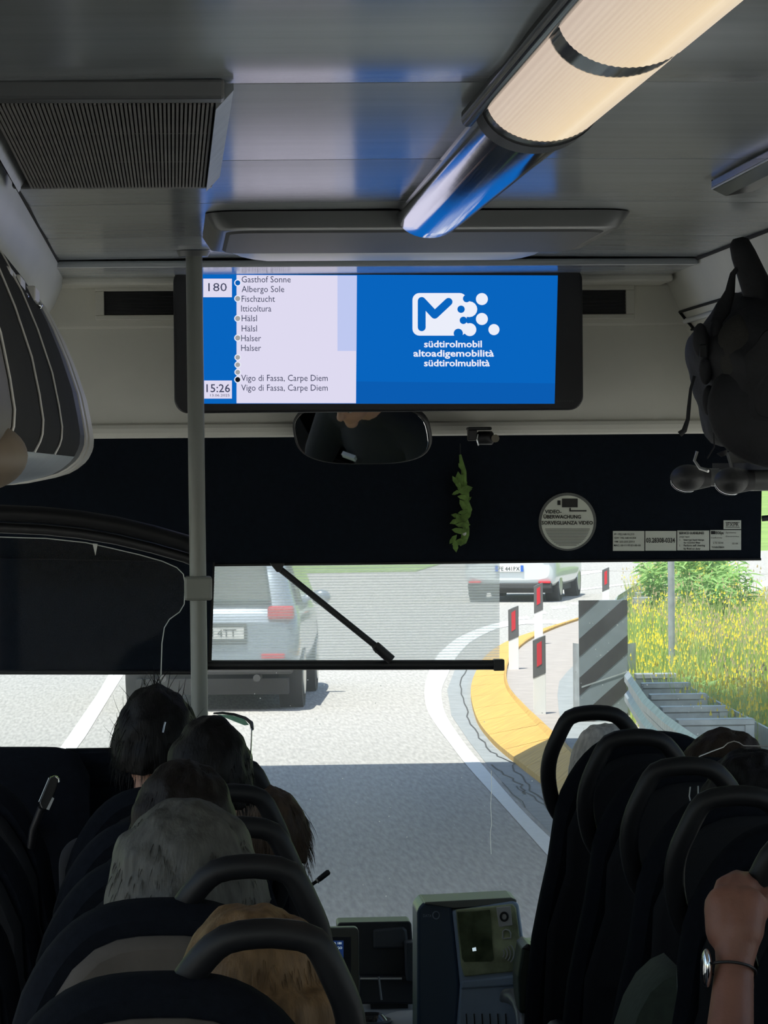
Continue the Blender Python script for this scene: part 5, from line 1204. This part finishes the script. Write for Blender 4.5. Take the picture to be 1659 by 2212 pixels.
def hair(seed, thick, style, nst, slen, wid=1.0):
    """hair mass plus loose strands; local head space"""
    rnd = random.Random(seed); mb = MB()
    rx, ry, rz = .073 + thick * wid, .092 + thick, .112 + thick
    nu, nv = 40, 26; vs = []; fs = []
    def surf(th, ph, bump=True):
        d = Vector((math.cos(th) * math.cos(ph), math.cos(th) * math.sin(ph), math.sin(th)))
        k = 1 + (noise.noise(d * 3.2 + Vector((seed * 3.1, 0, 0))) * .10 + noise.noise(d * 9 + Vector((0, seed, 0))) * .05 if bump else 0)
        if style in ('bob', 'long') and d.z < .1: k *= 1 + .16 * min(1, (.1 - d.z) * 1.6)
        face = d.y > .42 and d.z < .42
        low = d.z < (-.55 if style in ('short', 'messy') else -.95)
        if face or low: k = .72
        return Vector((rx * d.x * k, ry * d.y * k, rz * d.z * k)) + HC, d, (face or low)
    for i in range(nv + 1):
        for j in range(nu):
            vs.append(tuple(surf(-math.pi / 2 + math.pi * i / nv, 2 * math.pi * j / nu)[0]))
    for i in range(nv):
        for j in range(nu): k = (j + 1) % nu; fs.append((i * nu + j, i * nu + k, (i + 1) * nu + k, (i + 1) * nu + j))
    mb.add(vs, fs, True)
    if style == 'long':
        L = .30 if style == 'long' else .09
        for k in range(9):
            a = math.pi + math.pi * (k - 4) / 7.5 * 1.0 + math.pi / 2
            x = math.cos(a) * (rx + .012); y = math.sin(a) * (ry + .0) * .9
            if y > .03: y = .03
            mb.cap((x * .92, y, .80), .034, (x * 1.0, y * 1.0 - .01, .80 - .10 - L * (.75 + .25 * math.sin(k * 2.3))), .022, 10)
    base = voxel(mb, .006, 4, 'hair'); mb = MB()
    for n_ in range(nst):
        th = rnd.uniform(-.6, math.pi / 2); ph = rnd.uniform(0, 2 * math.pi)
        p, d, f = surf(th, ph, False)
        if f: continue
        L = slen * rnd.uniform(.5, 1.5); tang = Vector((rnd.uniform(-.22, .22), -.1 + rnd.uniform(-.2, .2), -.9)); 
        if style == 'messy' and rnd.random() < .07: tang = Vector((rnd.uniform(-.6, .6), rnd.uniform(-.3, .3), .7))
        out = Vector((d.x, d.y, d.z)); pts = []; q = p - out * .004; v = (out * rnd.uniform(.1, .45) + tang * .8).normalized()
        for s_ in range(4):
            pts.append(q.copy()); q = q + v * (L / 3); v = (v + tang * .35 - out * .10 + Vector((0, 0, -.12))).normalized()
        r0 = rnd.uniform(.0005, .0010)
        mb.tube(pts, [r0, r0, r0 * .7, r0 * .3], 3)
    return base, mb.mesh('loose_strands')
def person(label, u, vtop, Y, hm, shirt, seed=1, thick=.018, style='short', nst=900, slen=.03, wid=1.0, rotz=0, wheel=False, sc=None, seatz=FL + .53, skin=None, tilt=0.0):
    top = P(u, vtop, Y); s_ = (top.z - seatz) / (.917 + thick * 1.0) if sc is None else sc
    z0 = top.z - s_ * (.917 + thick)
    t = thing('person', label, 'person', (top.x, Y - .008 * s_, z0), rotz); t.scale = (s_, s_, s_); t['_local'] = 1; t.rotation_euler = (0, tilt, rotz)
    put('body', BODYW if wheel else BODY, M['skin'], t) if skin is None else put('body', skin, None, t)
    put('shirt', (SHIRTW if wheel else SHIRT).copy(), shirt, t); put('trousers', TROU, M['trouser'], t)
    for a in (-1, 1):
        e = MB().ell((a * .031, .098, .795), (.012, .010, .009), 12, 8).build('eye', M['eyewhite'], t); MB().ell((a * .031, .106, .795), (.005, .003, .005), 10, 6).build('pupil', M['ink'], e)
    if hm is not None:
        hb_, hs2 = hair(seed, thick, style, nst, slen, wid); ho = put('hair', hb_, hm, t); put('loose_strands', hs2, hm, ho, kind='stuff')
    for a in (-1, 1): MB().cap((a * .10, .46, -.395), .042, (a * .105, .62, -.405), .034).build('shoe', M['shoe'], t)
    return t
H_ = {k: hairmat('hair_' + k, c) for k, c in dict(blonde=(.19, .115, .055), grey=(.10, .098, .088), dark=(.014, .010, .008), black=(.007, .006, .006), brown=(.035, .023, .015), white=(.60, .57, .52), fair=(.07, .045, .028)).items()}
p1 = person('passenger with long blonde hair seen through the nearest left seat handle', 545, 1950, 4.10, H_['blonde'], M['shirtdark'], 1, .026, 'long', 1500, .035, 1.5)
p2 = person('grey haired passenger in the second left row', 400, 1728, 4.92, H_['grey'], M['shirtdark'], 2, .030, 'bob', 1500, .022, 1.75)
p3 = person('dark haired passenger in the third left row, in front of the grey head', 395, 1640, 5.72, H_['dark'], M['shirtdark'], 3, .024, 'bob', 1300, .022, 1.2)
p5 = person('dark haired passenger wearing sunglasses pushed up on the head', 452, 1546, 6.5, H_['black'], M['shirtdark'], 5, .020, 'short', 1300, .022, 1.0)
p4 = person('passenger with tousled black hair beside the foot of the grab pole', 336, 1482, 7.22, H_['black'], M['shirtblack'], 4, .024, 'messy', 1500, .040, 1.15)
p6 = person('small passenger with wispy brown hair leaning into the aisle', 582, 1698, 6.98, H_['fair'], M['shirtdark'], 6, .020, 'short', 1300, .05, 1.3, sc=.80, rotz=1.3)
p7 = person('white haired passenger behind the frontmost right grab handle', 1304, 1562, 7.72, H_['white'], M['shirtdark'], 7, .020, 'short', 1300, .016, 1.5, rotz=-1.1)
p8 = person('brown haired passenger in the second right row', 1565, 1572, 7.02, H_['brown'], M['shirtdark'], 8, .028, 'short', 1600, .026, 1.7)
p9 = person('dark haired passenger with thin framed glasses on the head at the right edge', 1625, 1616, 6.36, H_['black'], M['shirtdark'], 9, .026, 'bob', 900, .015, 1.8)
# driver, seen only in the mirror
drv = person('bus driver in a black polo shirt, seen in the interior mirror', 335, 1503, 7.93, H_['dark'], M['shirtblack'], 11, .012, 'short', 500, .01, 1.0, wheel=True)
MB().box((-.095, .105, .455), (-.045, .118, .475)).build('chest_lettering', M['whiteicon'], drv)
ds_ = thing('coach_seat', 'high backed dark driver seat behind the windscreen', 'seat', (drv.location.x, 7.72, FL))
ds_['_local'] = 1
MB().loft([[(x, .0 + .04, .5), (x, -.06, 1.22), (x, .02, 1.22), (x, .14, .5)] for x in (-.2, .2)], True, False).build('backrest', M['seatdark'], ds_, .03)
MB().box((-.22, .08, .38), (.22, .55, .50)).build('cushion', M['seatdark'], ds_, .04); MB().box((-.1, .2, 0), (.1, .4, .38)).build('pedestal', M['charcoal'], ds_, .01)
swx = drv.location.x
sw = thing('steering_wheel', 'large dark steering wheel before the driver', 'steering wheel', (swx, 8.42, 1.7))
wc_ = Vector((swx, 8.40, 1.66)); nn = Vector((0, -.55, .83)).normalized(); e1 = Vector((1, 0, 0)); e2 = nn.cross(e1)
MB().tube([wc_ + e1 * .22 * math.cos(a) + e2 * .22 * math.sin(a) for a in np.linspace(0, 2 * math.pi, 41)[:-1]], .015, 10, True).build('rim', M['dark'], sw)
for a in (0, 2.1, 4.2): MB().tube([wc_, wc_ + e1 * .21 * math.cos(a) + e2 * .21 * math.sin(a)], .012, 8).build('spoke', M['dark'], sw)
MB().tube([wc_ + nn * .02, wc_ - nn * .05, wc_ - nn * .4], [.07, .06, .04], 16).build('column', M['dark'], sw)
# sunglasses on p5's head, glasses on p9's head
def worldp(pts): return [P(u, v, y) for u, v, y in pts]
sg_ = thing('sunglasses', 'sunglasses with greenish lenses pushed up on a dark head', 'sunglasses', P(500, 1545, 6.55))
MB().tube(worldp([(462, 1541, 6.58), (480, 1540, 6.60), (505, 1543, 6.61), (530, 1551, 6.60), (543, 1562, 6.56), (545, 1575, 6.52)]), [.0018, .0024, .0026, .003, .004, .003], 8).build('frame_top', M['dark'], sg_)
M['glens'] = glassmat('green_lens', (.35, .50, .44), .25, (.5, .75, .65), .25)
MB().prism([P(u, v, 6.60) for u, v in [(468, 1543), (500, 1545), (528, 1553), (538, 1566), (528, 1567), (505, 1558), (485, 1550)]], (0, .002, 0)).build('lens', M['glens'], sg_)
MB().tube(worldp([(544, 1570, 6.53), (543, 1600, 6.45), (541, 1640, 6.40)]), .0013, 6).build('temple', M['chrome'], sg_)
MB().tube(worldp([(357, 1560, 6.41), (354, 1572, 6.405), (352, 1583, 6.40)]), .0018, 6).build('temple', M['chrome'], sg_)
g9 = thing('thin_framed_glasses', 'thin metal framed glasses resting on the head at the right edge', 'glasses', P(1560, 1612, 6.25))
MB().tube(worldp([(1506, 1662, 6.22), (1504, 1640, 6.22), (1512, 1633, 6.23), (1540, 1622, 6.24), (1562, 1614, 6.25), (1572, 1605, 6.25), (1586, 1601, 6.25), (1596, 1604, 6.25), (1606, 1611, 6.25), (1660, 1612, 6.25), (1700, 1608, 6.25)]), .0013, 6).build('frame', M['steel'], g9)
MB().tube(worldp([(1491, 1700, 6.20), (1489, 1720, 6.19), (1494, 1742, 6.18)]), .0012, 6).build('temple', M['steel'], g9)
MB().tube(worldp([(1508, 1698, 6.20), (1508, 1720, 6.19), (1512, 1740, 6.18)]), .0012, 6).build('temple', M['steel'], g9)
# near right passenger: only an arm and hand gripping the seat handle are in view
hx = P(1600, 1990, 4.86)
root = Vector((1.06, 4.45, FL + .53)); 
wr = P(1588, 2068, 4.78); el = P(1570, 2330, 4.70); shd = root + Vector((-.175, -.01, .535))
lw, le = wr - root, el - root
b = body_mb((-1, tuple(le), tuple(lw)))
# hand: palm up from the wrist, fingers curled over the tube
def hp_(u, v, y): return P(u, v, y) - root
b.cap(lw, .029, hp_(1598, 1990, 4.80), .037); b.cap(hp_(1575, 2010, 4.80), .034, hp_(1570, 1960, 4.81), .033); b.cap(hp_(1600, 2010, 4.79), .034, hp_(1612, 1960, 4.80), .030)
for k, (u0, v0, u1, v1, u2, v2) in enumerate([(1560, 1950, 1566, 1915, 1592, 1898), (1578, 1940, 1590, 1905, 1616, 1900), (1600, 1945, 1612, 1915, 1634, 1914), (1618, 1955, 1632, 1932, 1650, 1932)]):
    r0 = .0155 - k * .0008
    b.cap(hp_(u0, v0, 4.80), r0 + .002, hp_(u1, v1, 4.84), r0, 10); b.cap(hp_(u1, v1, 4.84), r0, hp_(u2, v2, 4.89), r0 - .002, 10); b.cap(hp_(u2, v2, 4.89), r0 - .002, hp_(u2 + 10, v2 + 26, 4.90), r0 - .004, 10)
b.cap(hp_(1615, 2000, 4.78), .018, hp_(1645, 1965, 4.80), .014, 10); b.cap(hp_(1645, 1965, 4.80), .014, hp_(1660, 1930, 4.84), .011, 10)
me = voxel(b, .0042, 1, 'body')
p10 = thing('person', 'passenger at the lower right edge whose hand grips the seat handle', 'person', root); p10['_local'] = 1
M['skinarm'] = mat('skin_tanned', (.23, .10, .068), .55, var=.12, scale=25, bump=.3, bscale=180)
put('body', me, M['skinarm'], p10); put('shirt', voxel(shirt_mb((-1, tuple(le), tuple(lw))), .010, 3, 'shirt'), M['shirtdark'], p10); put('trousers', TROU, M['trouser'], p10)
put('hair', hair(12, .02, 'short', 10, .02)[0], H_['dark'], p10)
for a in (-1, 1): MB().cap((a * .10, .46, -.395), .042, (a * .105, .62, -.405), .034).build('shoe', M['shoe'], p10)
# wrist watch catching the light
wt = thing('wrist_watch', 'polished wrist watch glinting on the gripping arm', 'watch', wr)
wa = P(1580, 2096, 4.77); dirv = (wr - el).normalized(); e1 = dirv.cross(Vector((0, 1, 0))).normalized(); e2 = dirv.cross(e1)
MB().tube([wa + e1 * .0345 * math.cos(a) + e2 * .0345 * math.sin(a) for a in np.linspace(0, 2 * math.pi, 33)[:-1]], .0022, 8, True).build('strap', M['dark'], wt)
fc = P(1526, 2092, 4.76); MB().ell(fc, (.008, .014, .028), 18, 12).build('watch_case', M['chrome'], wt)
# bar of the handle that the hand holds is the seat's own grab handle
for o in bpy.data.objects:
    if '_local' in o.keys(): del o['_local']
    if o.type == 'MESH' and o.parent is None and 'kind' not in o.keys() and 'label' not in o.keys(): o['kind'] = 'structure'
